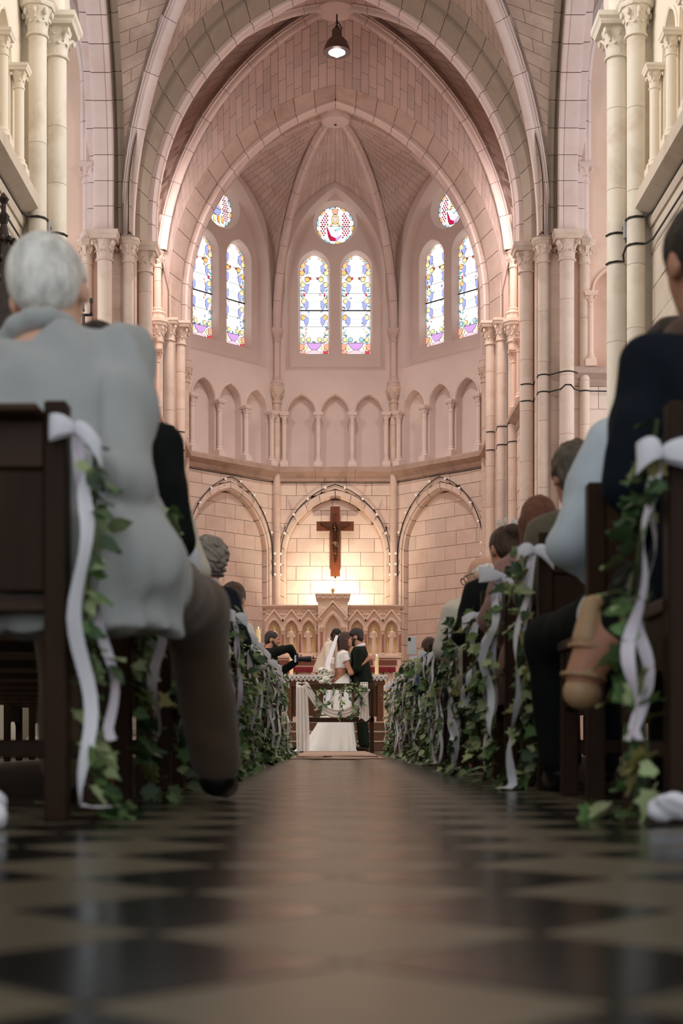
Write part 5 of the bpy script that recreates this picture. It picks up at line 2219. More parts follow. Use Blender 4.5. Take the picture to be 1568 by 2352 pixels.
class Body:
    def __init__(s, pose='sit', lean=(0.0, 0.0), head=(0.0, 0.0, 0.0), arms=None, legs=None, fem=False, wide=1.0, headoff=(0, 0, 0)):
        off = Vector((0, 0, -.44 if pose == 'sit' else 0))
        s.pose, s.fem, s.wide = pose, fem, wide
        s.pel = Vector((0, 0, .97)) + off
        U = rotm(lean[0], lean[1])
        s.U = U
        up = lambda v: s.pel + U @ (Vector(v) + off - s.pel)
        s.up = up
        s.waist, s.chest = up((0, .005, 1.12)), up((0, .012, 1.29))
        sh = .172 * wide * (.9 if fem else 1)
        s.sh = {1: up((sh, 0, 1.405)), -1: up((-sh, 0, 1.405))}
        s.nb, s.nt = up((0, -.005, 1.46)), up((0, .02, 1.545))
        s.hc = up((0, .035, 1.632)) + Vector(headoff)
        s.nb, s.nt = s.nb + Vector(headoff) * .4, s.nt + Vector(headoff) * .8
        s.HR = U @ rotm(*head)
        if pose == 'sit':
            el = {k: (k * .245, .0, 1.17) for k in (1, -1)}
            wr = {k: (k * .10, .24, 1.10) for k in (1, -1)}
            s.hip = {k: Vector((k * .09, .02, .52)) for k in (1, -1)}
            s.kn = {k: Vector((k * .12, .45, .50)) for k in (1, -1)}
            s.an = {k: Vector((k * .12, .47, .085)) for k in (1, -1)}
            s.toe = {k: Vector((k * .13, .62, .035)) for k in (1, -1)}
        else:
            el = {k: (k * .225, -.03, 1.14) for k in (1, -1)}
            wr = {k: (k * .23, .04, .90) for k in (1, -1)}
            s.hip = {k: Vector((k * .09, .0, .93)) for k in (1, -1)}
            s.kn = {k: Vector((k * .10, .02, .50)) for k in (1, -1)}
            s.an = {k: Vector((k * .11, -.02, .085)) for k in (1, -1)}
            s.toe = {k: Vector((k * .13, .14, .035)) for k in (1, -1)}
        s.el = {k: up(el[k]) for k in el}
        s.wr = {k: up(wr[k]) for k in wr}
        for k, (e, w_) in (arms or {}).items():
            s.el[k], s.wr[k] = Vector(e), Vector(w_)
        for k, (kn, an, toe) in (legs or {}).items():
            s.kn[k], s.an[k], s.toe[k] = Vector(kn), Vector(an), Vector(toe)

    def torso(s, S, g, k=.06, belly=0.0):
        R = [list(r) for r in s.U]
        w_ = s.wide
        f = .9 if s.fem else 1
        S.ell(s.pel, (.17 * w_ + g, .13 + g, .13 + g), k)
        S.ell(s.waist + s.U @ Vector((0, belly * .5, 0)), (.142 * w_ * f + g, .108 + g + belly, .16), k, rot=R)
        S.ell(s.chest, (.17 * w_ * f + g, .118 + g, .20), k, rot=R)
        S.cone(s.sh[-1].lerp(s.sh[1], .12), s.sh[-1].lerp(s.sh[1], .88), .062 * f + g, .062 * f + g, k)
        S.cone(s.chest + s.U @ Vector((0, 0, .1)), s.nb, .09 + g, .055 + g, k)

    def arm(s, S, k, g, upto=1.0, kk=.03, taper=0.0):
        S.cone(s.sh[k], s.el[k], .056 * (.86 if s.fem else 1) + g, .044 * (.86 if s.fem else 1) + g, kk)
        S.cone(s.el[k], s.el[k].lerp(s.wr[k], upto), .044 * (.86 if s.fem else 1) + g, .030 + g + taper, kk)

    def leg(s, S, k, g, kk=.04, upto=1.0, hem=0.0):
        S.cone(s.hip[k], s.kn[k], .088 + g, .062 + g, kk)
        S.cone(s.kn[k], s.kn[k].lerp(s.an[k], upto), .060 + g, .040 + g + hem, kk)

    def head(s, S, k=.018):
        P = lambda v: s.hc + s.HR @ Vector(v)
        R = [list(r) for r in s.HR]
        S.cone(s.nb, s.nt, .058, .053, .03)
        S.cone(s.nt, P((0, -.01, -.04)), .053, .05, .03)
        S.ell(P((0, -.012, .028)), (.076, .096, .088), k, rot=R)
        S.ell(P((0, .03, -.02)), (.062, .064, .088), k, rot=R)
        S.ell(P((0, .048, -.075)), (.042, .044, .036), k, rot=R)
        S.cone(P((0, .092, .018)), P((0, .113, -.022)), .010, .0145, .012)
        S.ell(P((0, .092, -.056)), (.024, .012, .010), .008, rot=R)
        S.ell(P((0, .085, .032)), (.05, .016, .012), .014, rot=R)
        for e in (-1, 1):
            S.ell(P((e * .031, .097, .012)), (.015, .012, .009), .008, True, rot=R)
            S.ell(P((e * .078, -.008, -.012)), (.011, .021, .032), .006, rot=R)

    def hand(s, S, k, d=None, nrm=(0, 0, -1), curl=.5, size=1.0, spread=.12):
        """palm, four fingers of different lengths with a knuckle bend, thumb from the side of the palm"""
        w_ = s.wr[k]
        d = Vector(d) if d is not None else (w_ - s.el[k])
        d.normalize()
        n = Vector(nrm)
        n = (n - d * n.dot(d)).normalized()
        t = d.cross(n)
        if (t.dot(Vector((1, 0, 0))) * k) > 0:
            t = -t
        q = size
        palm = w_ + d * .045 * q
        S.cone(w_, palm + d * .03 * q, .026 * q, .030 * q, .015)
        S.cone(palm - t * .022 * q + d * .02 * q, palm + t * .022 * q + d * .02 * q, .019 * q, .019 * q, .014)
        for i, L in enumerate((.072, .080, .074, .058)):
            o = (-.030 + .020 * i) * q
            b = palm - t * o + d * .035 * q
            dd = (d - t * (spread * (i - 1.5) * .6)).normalized()
            m = b + (dd * math.cos(curl * .5) + n * math.sin(curl * .5)) * L * .5 * q
            e = m + (dd * math.cos(curl * 1.4) + n * math.sin(curl * 1.4)) * L * .5 * q
            S.cone(b, m, .0095 * q, .0088 * q, .004)
            S.cone(m, e, .0088 * q, .0072 * q, .004)
        b = w_ + d * .025 * q + t * .024 * q
        m = b + (t * .8 + d * .6 + n * .2).normalized() * .035 * q
        e = m + (t * .35 + d * .85 + n * .25).normalized() * .03 * q
        S.cone(b, m, .013 * q, .011 * q, .008)
        S.cone(m, e, .011 * q, .008 * q, .004)


def hair_sdf(B, kind, vol=1.0):
    P = lambda v: B.hc + B.HR @ Vector(v)
    R = [list(r) for r in B.HR]
    S = SDF(.015)
    v = vol
    if kind == 'ring':
        S.ell(P((0, -.022, .005)), (.083, .094, .072), rot=R)
        S.ell(P((0, .0, .1)), (.062, .085, .05), .012, True, rot=R)
        S.ell(P((0, .09, -.02)), (.075, .075, .12), .01, True, rot=R)
        S.cut(P((0, 0, -.065)), B.HR @ Vector((0, -.3, -1)))
        return S
    S.ell(P((0, -.016, .036)), (.082 * v, .1 * v, .092 * v), rot=R)
    if kind in ('short', 'curly', 'wavy', 'bun', 'crop'):
        S.ell(P((0, -.05, -.02)), (.07 * v, .058 * v, .07 * v), rot=R)
    if kind == 'curly':
        S.ell(P((0, -.03, .0)), (.098 * v, .105 * v, .11 * v), rot=R)
    if kind == 'wavy':
        S.ell(P((0, .01, .1)), (.066, .085, .05), rot=R)
        S.ell(P((0, -.06, .05)), (.07, .05, .07), rot=R)
    if kind == 'bun':
        S.ell(P((0, -.105, .06)), (.042, .04, .042), .012, rot=R)
    if kind == 'bob':
        S.cone(P((0, -.05, .0)), P((0, -.055, -.16)), .078, .07)
        for e in (-1, 1):
            S.cone(P((e * .062, -.01, .0)), P((e * .06, .0, -.13)), .036, .03)
    if kind == 'long':
        S.cone(P((0, -.06, .0)), P((0, -.085, -.30)), .078, .06)
        S.cone(P((.045, -.03, .0)), P((.075, -.03, -.26)), .04, .025)
        S.cone(P((-.045, -.03, .0)), P((-.075, -.03, -.26)), .04, .025)
    S.ell(P((0, .102, -.035)), (.07, .07, .085), .012, True, rot=R)
    if kind not in ('bob', 'long'):
        for e in (-1, 1):
            S.ell(P((e * .085, .012, -.03)), (.03, .038, .05), .01, True, rot=R)
        S.cut(P((0, 0, -.095)), B.HR @ Vector((0, .25, -1)))
    return S


def person(label, loc, rz=0.0, B=None, skin=None, top=None, bottom=None, hair=None, shoes=None, h=.014, scale=1.0, group=None,
           hands=True, sleeve=1.0, hemz=None, collar=None, neck_cut=True, extra=None, long_sleeve=True, handkw=None, belly=0.0, topname='jacket', noise=(.008, 21, (1, 1, .55)), bodyh=None, bottomname='trousers', leg_upto=None):
    t = thing('person', label, 'person', loc, rz, group)
    t.scale = (scale, scale, scale)
    skin = skin or SKIN
    S = SDF(.05)
    B.torso(S, -.006)
    for k in (-1, 1):
        B.arm(S, k, -.004)
        B.leg(S, k, -.004)
        S.cone(B.an[k], B.toe[k], .036, .03, .03)
        if hands:
            B.hand(S, k, **((handkw or {}).get(k, {})))
    B.head(S)
    S.mesh('body', skin, bodyh or h, parent=t)
    if top:
        S = SDF(.05)
        B.torso(S, .014, belly=belly)
        if hemz is not None:
            lo = Vector((B.pel.x, B.pel.y + (.015 if B.pose == 'sit' else 0), hemz - .03))
            S.cone(B.waist, lo, .135 * B.wide + .012, .150 * B.wide + .02, .05, sq=(1.14, .88, 1))
            if B.pose == 'sit':
                S.ell(B.pel, (.188 * B.wide + .012, .15, .13), .03)
                for k in (-1, 1):
                    S.cone(B.hip[k], B.hip[k].lerp(B.kn[k], .3), .108, .10, .04)
        for k in (-1, 1):
            e, w_ = B.el[k], B.el[k].lerp(B.wr[k], sleeve)
            ge = .012 if long_sleeve else .01
            f = .86 if B.fem else 1
            S.cone(B.sh[k], B.sh[k].lerp(e, .45), .058 * f + ge, .056 * f + ge, .016)
            S.cone(B.sh[k].lerp(e, .45), e, .056 * f + ge, .047 * f + ge, .014)
            S.cone(e, w_, .047 * f + ge, .034 + ge + .006, .012)
        if neck_cut:
            S.cut(B.nb + B.U @ Vector((0, 0, .042)), B.U @ Vector((0, -.25, 1)))
        if hemz is not None:
            S.cut((0, 0, hemz), (0, 0, -1))
        S.mesh(topname, top, h, noise, parent=t)
    if collar:
        S = SDF(.01)
        n = 12
        for i in range(n):
            a, b_ = 2 * PI * i / n, 2 * PI * (i + 1) / n
            q = lambda w_: B.nb + B.U @ Vector((.072 * math.cos(w_), .070 * math.sin(w_) + .006, .030 - .024 * math.sin(w_)))
            S.cone(q(a), q(b_), .023, .023)
        S.mesh('collar', collar, min(h, .010), parent=t)
    if bottom:
        S = SDF(.05)
        S.ell(B.pel, (.18 * B.wide, .14, .13))
        for k in (-1, 1):
            B.leg(S, k, .014, .05, (leg_upto or {}).get(k, .97), .012)
        S.mesh(bottomname, bottom, h, (.005, 19, (1, 1, .7)), parent=t)
    if shoes:
        for k in (-1, 1):
            S = SDF(.02)
            d = (B.toe[k] - B.an[k])
            S.cone(B.an[k] + Vector((0, 0, -.03)), B.toe[k], .046, .036)
            S.ell(B.an[k] + d * .1 + Vector((0, 0, -.04)), (.042, .055, .038))
            S.cut((0, 0, .004), (0, 0, -1))
            S.mesh('shoe', shoes, .010, parent=t)
    if hair:
        S = hair_sdf(B, hair[0], hair[2] if len(hair) > 2 else 1.0)
        nz = {'curly': (.012, 70), 'wavy': (.009, 60, (1, 1, .6)), 'ring': (.003, 60), 'short': (.003, 70, (1, 1, .4)), 'crop': (.001, 80)}.get(hair[0], (.003, 75, (1.2, 1.2, .25)))
        S.mesh('hair', hair[1], min(h, .010) if hair[0] != 'curly' else .007, nz, parent=t)
    if extra:
        extra(t, B)
    return t


HAIR_WHITE = hairm('white', (236, 232, 224))
HAIR_GREY = hairm('grey', (146, 138, 130))
HAIR_SALT = hairm('salt', (92, 82, 70))
HAIR_BROWN = hairm('brown', (66, 42, 27))
HAIR_DARK = hairm('dark', (40, 30, 24))
HAIR_RED = hairm('auburn', (110, 62, 40))
BLACKCLOTH = cloth('black', (22, 26, 24))
NAVY = cloth('navy', (28, 34, 44))
SHOE_BLACK = mat('shoe_black', (18, 16, 16), .35)
TAN = mat('shoe_tan', (196, 158, 118), .45)
seat_y = lambda i: PY0 + PDY * i + .20


def tan_shoe(t, B, k, heel=True):
    """tan court shoe with straps on a crossed foot"""
    a, e = B.an[k], B.toe[k]
    d = (e - a).normalized()
    S = SDF(.012)
    S.cone(e - d * .055, e + d * .02, .040, .030)
    S.ell(a - d * .025 - Vector((0, 0, .012)), (.045, .045, .042))
    S.mesh('shoe', TAN, .007, parent=t)
    mb = MB()
    sd = d.cross(Vector((0, 0, 1))).normalized()
    nn = sd.cross(d).normalized()
    for off, r in ((.0, .050), (.07, .043)):
        c = a + d * off
        pts = [c + (sd * math.cos(x) + nn * math.sin(x)) * r for x in [2 * PI * i / 12 for i in range(13)]]
        mb.tube(pts, .006, 5)
    tag(mb.build('straps', TAN, t, smooth=True), kind='stuff')


# ---- photographer side
def blazer_extra(t, B):
    mb = MB()
    # pocket flap and seam on the skirt of the blazer
    mb.box(.168, .02, .50, .176, .15, .535, .003)
    mb.build('pocket_flap', cloth('grey_blazer', (176, 178, 176)), t)


B = Body('sit', lean=(.20, -.27), head=(.30, .08, .0), headoff=(.075, 0, -.01), arms={1: ((.10, -.06, .70), (.10, .24, .60)), -1: ((-.34, .04, .72), (-.16, .30, .62))},
         legs={1: ((.19, .44, .47), (.225, .66, .10), (.235, .83, .04)), -1: ((-.12, .46, .48), (-.12, .46, .09), (-.13, .61, .035))}, wide=1.06)
person('white haired man in a light grey blazer and brown trousers seated at the aisle', (-.555, seat_y(0) + .02, 0), 0, B, SKIN, cloth('grey_blazer', (176, 178, 176)), cloth('brown_trousers', (92, 72, 54)), ('short', HAIR_WHITE, 1.07), SHOE_BLACK, h=.011, hemz=.385,
       scale=1.0, collar=cloth('grey_blazer', (176, 178, 176)), extra=blazer_extra, hands=False, noise=(.016, 26, (1, .8, .30)))
B = Body('sit', lean=(.10, .0), arms={1: ((.215, .03, .70), (.12, .26, .60)), -1: ((-.28, .05, .72), (-.12, .28, .62))}, legs={1: ((.22, .42, .50), (.27, .62, .33), (.26, .70, .27)), -1: ((-.05, .46, .49), (-.05, .46, .09), (-.06, .6, .035))}, fem=True, wide=1.15)
person('person in a black jacket and olive trousers with one tan shoe in the aisle', (-.68, seat_y(1), 0), 0, B, SKIN_T, BLACKCLOTH, cloth('olive', (96, 94, 76)), ('bob', HAIR_DARK), None, h=.014, hands=False, hemz=.42, extra=lambda t, b: tan_shoe(t, b, 1))
B = Body('sit', lean=(.06, .05), arms={1: ((.27, .0, .72), (.12, .26, .62)), -1: ((-.26, .03, .72), (-.12, .28, .62))}, fem=True, wide=1.05)
person('person in a cream jacket sitting behind the curly grey head', (-.765, seat_y(2), 0), 0, B, SKIN, cloth('cream', (222, 214, 196)), cloth('beige', (190, 176, 150)), ('bob', HAIR_GREY), SHOE_BLACK, h=.014, hands=False, hemz=.42)
B = Body('sit', lean=(.14, .02), head=(.12, 0, -.2), headoff=(.06, 0, 0), wide=.95)
person('person with a full head of grey curls and a navy jacket', (-.745, seat_y(5), 0), 0, B, SKIN, NAVY, NAVY, ('curly', HAIR_GREY, 1.16), SHOE_BLACK, h=.014, hands=False, scale=.93, hemz=.42)
B = Body('sit', lean=(.10, .04), head=(.15, 0, -.5), headoff=(.05, 0, 0), fem=True, wide=.92)
person('woman with long straight brown hair and a white top', (-.74, seat_y(7), 0), 0, B, SKIN, cloth('white', (230, 228, 224)), NAVY, ('long', HAIR_BROWN), None, h=.015, hands=False, scale=.90, hemz=.42)
B = Body('sit', lean=(.1, 0), legs={1: ((.20, .40, .52), (.24, .52, .42), (.24, .66, .36)), -1: ((-.05, .46, .49), (-.05, .46, .09), (-.06, .6, .035))}, fem=True)
person('woman in black with a bare crossed foot in an open shoe', (-.86, seat_y(9), 0), 0, B, SKIN, BLACKCLOTH, None, ('bob', HAIR_DARK), None, h=.015, hands=False, scale=.86, hemz=.40, extra=lambda t, b: tan_shoe(t, b, 1))
for i, (x, lab, tp, hr) in {4: (-1.0, 'seated guest in dark grey between the pews and the nave wall', cloth('darkgrey', (60, 60, 62)), ('short', HAIR_DARK)),
                            6: (-.98, 'seated guest in brown a little further in along the pew', cloth('tobacco', (98, 74, 56)), ('short', HAIR_SALT))}.items():
    person(lab, (x, seat_y(i), 0), 0, Body('sit', lean=(.15, 0)), SKIN, tp, NAVY, hr, SHOE_BLACK, h=.016, hands=False, scale=.9, hemz=.42)


# ---- groom side
def collar_extra(t, B):
    S = SDF(.02)
    for e in (-1, 1):
        S.cone(B.nb + B.U @ Vector((e * .05, -.06, .02)), B.sh[e].lerp(B.nb, .25) + Vector((0, -.03, .03)), .034, .03)
    S.cone(B.nb + B.U @ Vector((-.05, -.07, .02)), B.nb + B.U @ Vector((.05, -.07, .02)), .034, .034)
    S.mesh('fur_collar', cloth('brown_fur', (98, 76, 62), .95), .012, (.006, 60), parent=t)


B = Body('sit', lean=(.10, -.06), head=(.12, -.02, .25), headoff=(-.04, 0, 0), arms={-1: ((-.25, .05, .70), (-.12, .3, .62)), 1: ((.27, .05, .72), (.12, .3, .62))},
         legs={-1: ((-.14, .40, .50), (-.285, .40, .31), (-.262, .41, .455)), 1: ((.08, .46, .49), (.08, .46, .09), (.08, .6, .035))}, wide=1.04)
person('person in a dark navy jacket with short dark hair and a tan strapped sandal', (.845, seat_y(0), 0), 0, B, SKIN_T, cloth('deepnavy', (24, 30, 38)), BLACKCLOTH, ('short', HAIR_DARK, 1.02), None, h=.011, hemz=.42, hands=False, scale=1.0, leg_upto={-1: .35},
       extra=lambda t, b: (collar_extra(t, b), tan_shoe(t, b, -1)))
B = Body('sit', lean=(.06, .0), arms={-1: ((-.285, .02, .69), (-.10, .26, .60)), 1: ((.26, .03, .72), (.1, .28, .62))}, legs={-1: ((-.265, .46, .46), (-.235, .50, .10), (-.235, .64, .035)), 1: ((.1, .46, .49), (.1, .46, .09), (.1, .6, .035))}, wide=1.05)
person('person in a pale blue shirt and dark trousers leaning an elbow out', (.895, seat_y(1), 0), 0, B, SKIN, cloth('paleblue', (204, 214, 222), .75), BLACKCLOTH, ('short', HAIR_DARK), SHOE_BLACK, h=.012, hemz=.44, hands=False, scale=1.0, topname='shirt', noise=(.007, 18, (1, 1, .5)))
B = Body('sit', lean=(.16, .0), head=(.10, 0, .15), headoff=(-.05, 0, 0), wide=1.05)
person('person with wavy grey brown hair and an olive jacket', (.835, seat_y(2), 0), 0, B, SKIN_T, cloth('olivejacket', (92, 84, 66)), NAVY, ('wavy', HAIR_SALT, 1.14), SHOE_BLACK, h=.012, hemz=.42, hands=False, scale=.89, collar=cloth('olivejacket', (92, 84, 66)))
B = Body('sit', lean=(.14, -.02), head=(.1, 0, .1), fem=True)
person('person with auburn hair seated in front of the olive jacket', (.80, seat_y(3), 0), 0, B, SKIN, cloth('dustyrose', (150, 112, 104)), NAVY, ('bob', HAIR_RED), None, h=.014, hemz=.42, hands=False, scale=.87)


def bun_flowers(t, B):
    for i in range(7):
        mb = MB()
        p = B.hc + B.HR @ Vector((.0, -.1, .075)) + Vector((.05 * math.cos(i * .9) - .02, .02 * math.sin(i * 2), .035 + .012 * math.sin(i * 1.7)))
        for q in range(5):
            a = 2 * PI * q / 5
            mb.sphere((p.x + .008 * math.cos(a), p.y - .002, p.z + .008 * math.sin(a)), .006, 6, 4)
        mb.build('hair_flower', cloth('flowerwhite', (240, 236, 228)), t, smooth=True)


B = Body('sit', lean=(.16, -.02), head=(.2, 0, .35), fem=True, wide=1.1)
person('woman in a black coat with brown hair in a bun and small white flowers', (.775, seat_y(4), 0), 0, B, SKIN_T, BLACKCLOTH, BLACKCLOTH, ('bun', HAIR_BROWN, 1.02), None, h=.013, hemz=.42, hands=False, scale=.88, extra=bun_flowers)


def specs(t, B):
    P = lambda v: B.hc + B.HR @ Vector(v)
    m = mat('spectacle_frame', (70, 50, 44), .3, metal=.5)
    for e in (-1, 1):
        mb = MB()
        pts = [P((e * .034 + .026 * math.cos(a), .118, .008 + .022 * math.sin(a))) for a in [2 * PI * i / 16 for i in range(17)]]
        mb.tube(pts, .003, 5)
        mb.tube([P((e * .06, .118, .012)), P((e * .082, .06, .014)), P((e * .084, .0, .004))], .003, 5)
        mb.build('spectacles_side', m, t)
    mb = MB()
    mb.tube([P((-.010, .12, .012)), P((0, .124, .016)), P((.010, .12, .012))], .003, 5)
    mb.build('bridge', m, t)


B = Body('sit', lean=(.12, .0), head=(.28, 0, .85), wide=1.05)
person('old man with white hair around a bald crown, glasses and a cream jacket', (.745, seat_y(5), 0), 0, B, SKIN, cloth('creamjacket', (222, 214, 198)), NAVY, ('ring', HAIR_WHITE), SHOE_BLACK, h=.012, hemz=.42, hands=False, scale=.86, collar=cloth('white', (230, 228, 224)), extra=specs)
B = Body('sit', lean=(.25, -.05), head=(.3, 0, .2), headoff=(-.09, 0, 0))
person('brown haired child in a blue jacket bending forward', (.80, seat_y(9), 0), 0, B, SKIN, cloth('blue', (62, 90, 128)), NAVY, ('short', HAIR_BROWN), None, h=.016, hands=False, scale=.74, hemz=.42)
B = Body('sit', lean=(.2, 0), head=(.3, 0, .4), fem=True)
person('small guest with pinkish blond hair beyond the blue jacket', (.84, seat_y(11), 0), 0, B, SKIN, cloth('rose', (176, 130, 124)), NAVY, ('short', hairm('blond', (168, 122, 92))), None, h=.016, hands=False, scale=.74, hemz=.42)
ph = thing('smartphone', 'white smartphone held up beside the child in the blue jacket', 'phone', (.585, 11.2, .83))
mb = MB()
mb.box(-.036, -.004, 0, .036, .004, .145, .003)
mb.build('case', mat('phone_white', (236, 238, 242), .3), ph)
mb = MB()
mb.box(-.033, .0041, .006, .033, .0052, .139, .0004)
mb.build('screen', mat('phone_screen', (30, 30, 40), .15), ph)
mb = MB()
mb.box(-.03, -.0065, .11, -.008, -.0041, .138, .001)
mb.build('lens_plate', CABLE, ph)

def beard(t, B, m):
    P = lambda v: B.hc + B.HR @ Vector(v)
    R = [list(r) for r in B.HR]
    S = SDF(.012)
    S.ell(P((0, .052, -.082)), (.05, .05, .042), rot=R)
    for e in (-1, 1):
        S.cone(P((e * .058, .02, -.03)), P((e * .045, .06, -.085)), .016, .022)
    S.cone(P((-.026, .094, -.042)), P((.026, .094, -.042)), .008, .008)
    S.ell(P((0, .06, .06)), (.08, .09, .08), .005, True, rot=R)
    S.ell(P((0, .105, -.058)), (.018, .016, .008), .004, True, rot=R)
    S.mesh('beard', m, .008, (.001, 80), parent=t)


# ---- photographer
PHX, PHY = -1.03, 20.75


def cam_extra(t, B):
    pass


B = Body('stand', lean=(.10, .0), head=(.06, 0, 0), arms={1: ((.10, .36, 1.50), (.03, .43, 1.38)), -1: ((-.10, .22, 1.16), (-.03, .44, 1.30))}, legs={1: ((.10, .16, .50), (.12, .29, .085), (.13, .46, .035))}, wide=1.06)
person('bearded photographer in black holding a camera up beside the altar', (PHX, PHY, 0), -PI / 2, B, SKIN_T, BLACKCLOTH, cloth('blacktrousers', (26, 24, 22)), ('crop', HAIR_DARK, 1.0), SHOE_BLACK, h=.012, scale=1.0, bodyh=.0085, hemz=.86,
       handkw={1: dict(d=(-.2, .7, -.4), nrm=(-.6, 0, -.6), curl=.9), -1: dict(d=(0, .8, .5), nrm=(.3, -.3, .8), curl=.8)},
       extra=lambda t, b: beard(t, b, HAIR_DARK))



CAMB = mat('camera_black', (20, 20, 22), .4)
cmr = thing('camera', 'black camera with a long lens and light grey strap held by the photographer', 'camera', (PHX + .46, PHY - .02, 1.345), 0)
mb = MB()
mb.box(-.04, -.07, -.05, .03, .07, .05, .008)
mb.box(-.03, -.03, .05, .03, .03, .075, .006)
mb.build('camera_body', CAMB, cmr)
mb = MB()
mb.lathe([(.034, .0), (.036, .03), (.036, .08), (.040, .085), (.040, .12), (.043, .125), (.045, .19), (.038, .19), (.036, .17), (.001, .165)], 18, M=Matrix.Translation((.025, 0, -.005)) @ Matrix.Rotation(PI / 2, 4, 'Y'))
mb.build('lens', CAMB, cmr, smooth=35)
mb = MB()
mb.box(-.03, -.074, -.055, -.005, -.071, .05, .001)
mb.build('strap', mat('strap_grey', (190, 200, 214), .5), cmr)
# ================================================================== BRIDE, GROOM, PRIEST
CY = 20.2
DRESS = cloth('dress_ivory', (244, 236, 226), .7, .03, 5)
LACEM = mat('lace_bodice', (244, 234, 226), .8, noise=.16, scale=60, bump=.9, bscale=80)
VEIL = mat('veil', (248, 244, 246), .9, alpha=.94)


def eyes(t, B, m=None):
    for e in (-1, 1):
        mb = MB()
        p = B.hc + B.HR @ Vector((e * .031, .088, .012))
        mb.sphere(p, .0115, 8, 6)
        mb.build('eye', m or mat('eye_dark', (40, 28, 24), .2), t, smooth=True)


def groom_extra(t, B):
    beard(t, B, HAIR_DARK)
    eyes(t, B)
    # shirt front and tie seen at the opening of the jacket
    S = SDF(.02)
    S.cone(B.nb + B.U @ Vector((0, .085, -.02)), B.chest + B.U @ Vector((0, .128, -.02)), .03, .022)
    S.mesh('shirt', cloth('white', (230, 228, 224)), .009, parent=t)
    S = SDF(.01)
    S.cone(B.nb + B.U @ Vector((0, .11, -.03)), B.chest + B.U @ Vector((0, .15, -.05)), .012, .014)
    S.mesh('tie', BLACKCLOTH, .007, parent=t)


SUIT = cloth('suit_darkgreen', (17, 24, 13), .7)
B = Body('stand', lean=(.10, .0), head=(.16, 0, .0), headoff=(0, .0, 0), arms={1: ((.23, .05, 1.17), (.10, .26, 1.05)), -1: ((-.22, .06, 1.16), (-.06, .27, 1.10))}, wide=1.04)
person('groom in a dark green suit with dark hair and beard kissing the bride', (.385, CY, 0), PI / 2 - .12, B, SKIN_T, SUIT, SUIT, ('short', HAIR_DARK, 1.03), mat('shoe_brown', (52, 38, 28), .35), h=.011, scale=1.0, bodyh=.009, hemz=.84,
       collar=cloth('white', (230, 228, 224)), extra=groom_extra, noise=(.004, 20, (1, 1, .5)))


def bride_extra(t, B):
    eyes(t, B)
    # long skirt with a train behind her
    n, m = 72, 26
    P = []
    mb = MB()
    for j in range(m + 1):
        v = j / m
        z = 1.085 * (1 - v) + .004 * v
        row = []
        for i in range(n):
            a = 2 * PI * i / n
            ca, sa = math.cos(a), math.sin(a)
            rx = .162 + .03 * math.sin(min(v * 3.2, 1) * PI / 2) + .10 * v ** 1.6
            ry = .132 + .03 * math.sin(min(v * 3.2, 1) * PI / 2) + .08 * v ** 1.6
            back = max(-sa, 0)
            ry2 = ry + back ** 1.5 * (.05 * math.sin(min(v * 4, 1) * PI / 2) + .36 * v ** 3.0)
            fold = 1 + (.012 + .05 * v) * v * math.sin(i * 2 * PI * 11 / n + 1.5 * math.sin(a * 2))
            row.append((rx * ca * fold, ry2 * sa * fold, z + (.10 * (sa) * (1 - v) ** 6)))
        P.append(row)
    mb.grid([[P[j][i] for j in range(m + 1)] for i in range(n)], closeu=True)
    mb.build('skirt', DRESS, t, smooth='all')
    # short lace sleeves
    for k in (-1, 1):
        S = SDF(.015)
        S.cone(B.sh[k], B.sh[k].lerp(B.el[k], .30), .068, .066)
        S.cut(B.sh[k].lerp(B.el[k], .38), B.el[k] - B.sh[k])
        S.mesh('sleeve', LACEM, .009, (.004, 60), parent=t)
    # veil from the back of the head
    mb = MB()
    top = B.hc + B.HR @ Vector((0, -.09, .065))
    P = []
    for j in range(25):
        v = j / 24
        row = []
        for i in range(15):
            a = (i / 14 - .5) * 2
            wd = .055 + .09 * min(v * 1.6, 1) + .05 * v
            x = a * wd
            q_ = min(v * 3.0, 1)
            y = (top.y - .055) * (1 - q_) - .205 * q_ - .05 * v + .08 * (abs(a) ** 2) * (.4 + v) + .012 * math.sin(i * 2.4 + v * 4) * q_
            row.append((x, y, top.z + .01 * math.cos(a * 1.5) - v * 1.25))
        P.append(row)
    mb.grid(P)
    mb.build('veil', VEIL, t, smooth='all')
    mb = MB()
    for i in range(3):
        mb.sphere(tuple(top + Vector((-.03 + .03 * i, .0, .01))), .012, 6, 4)
    tag(mb.build('comb', DRESS, t, smooth=True), kind='stuff')


B = Body('stand', lean=(.06, .0), head=(-.10, 0, .0), arms={1: ((.20, .13, 1.14), (.13, .365, 1.33)), -1: ((-.20, .0, 1.14), (-.12, -.08, 1.06))}, fem=True, wide=.94)
bride = person('bride in a white lace top and long skirt kissing the groom', (.07, CY - .03, 0), -PI / 2 + .10, B, SKIN_T, None, None, ('bob', HAIR_BROWN, 1.0), None, h=.010, scale=.97, bodyh=.0085,
               handkw={1: dict(d=(-.05, .9, .35), nrm=(-1, .1, 0), curl=.25, spread=.2), -1: dict(d=(.1, -.1, -.9), nrm=(.5, 0, 0), curl=1.2)}, extra=bride_extra)
S = SDF(.04)
B.torso(S, .010)
S.cut(B.up((0, 0, 1.21)), (0, 0, -1))
S.cut(B.nb + Vector((0, 0, .0)), (0, -.1, 1))
S.mesh('lace_top', LACEM, .009, (.002, 90), parent=bride)

ROBE = cloth('robe_white', (240, 228, 210), .8, .03, 6)
B = Body('stand', lean=(.36, .0), head=(.2, 0, -.2), arms={1: ((.30, .20, 1.12), (.16, .44, 1.06)), -1: ((-.30, .20, 1.12), (-.16, .44, 1.06))}, wide=1.1)


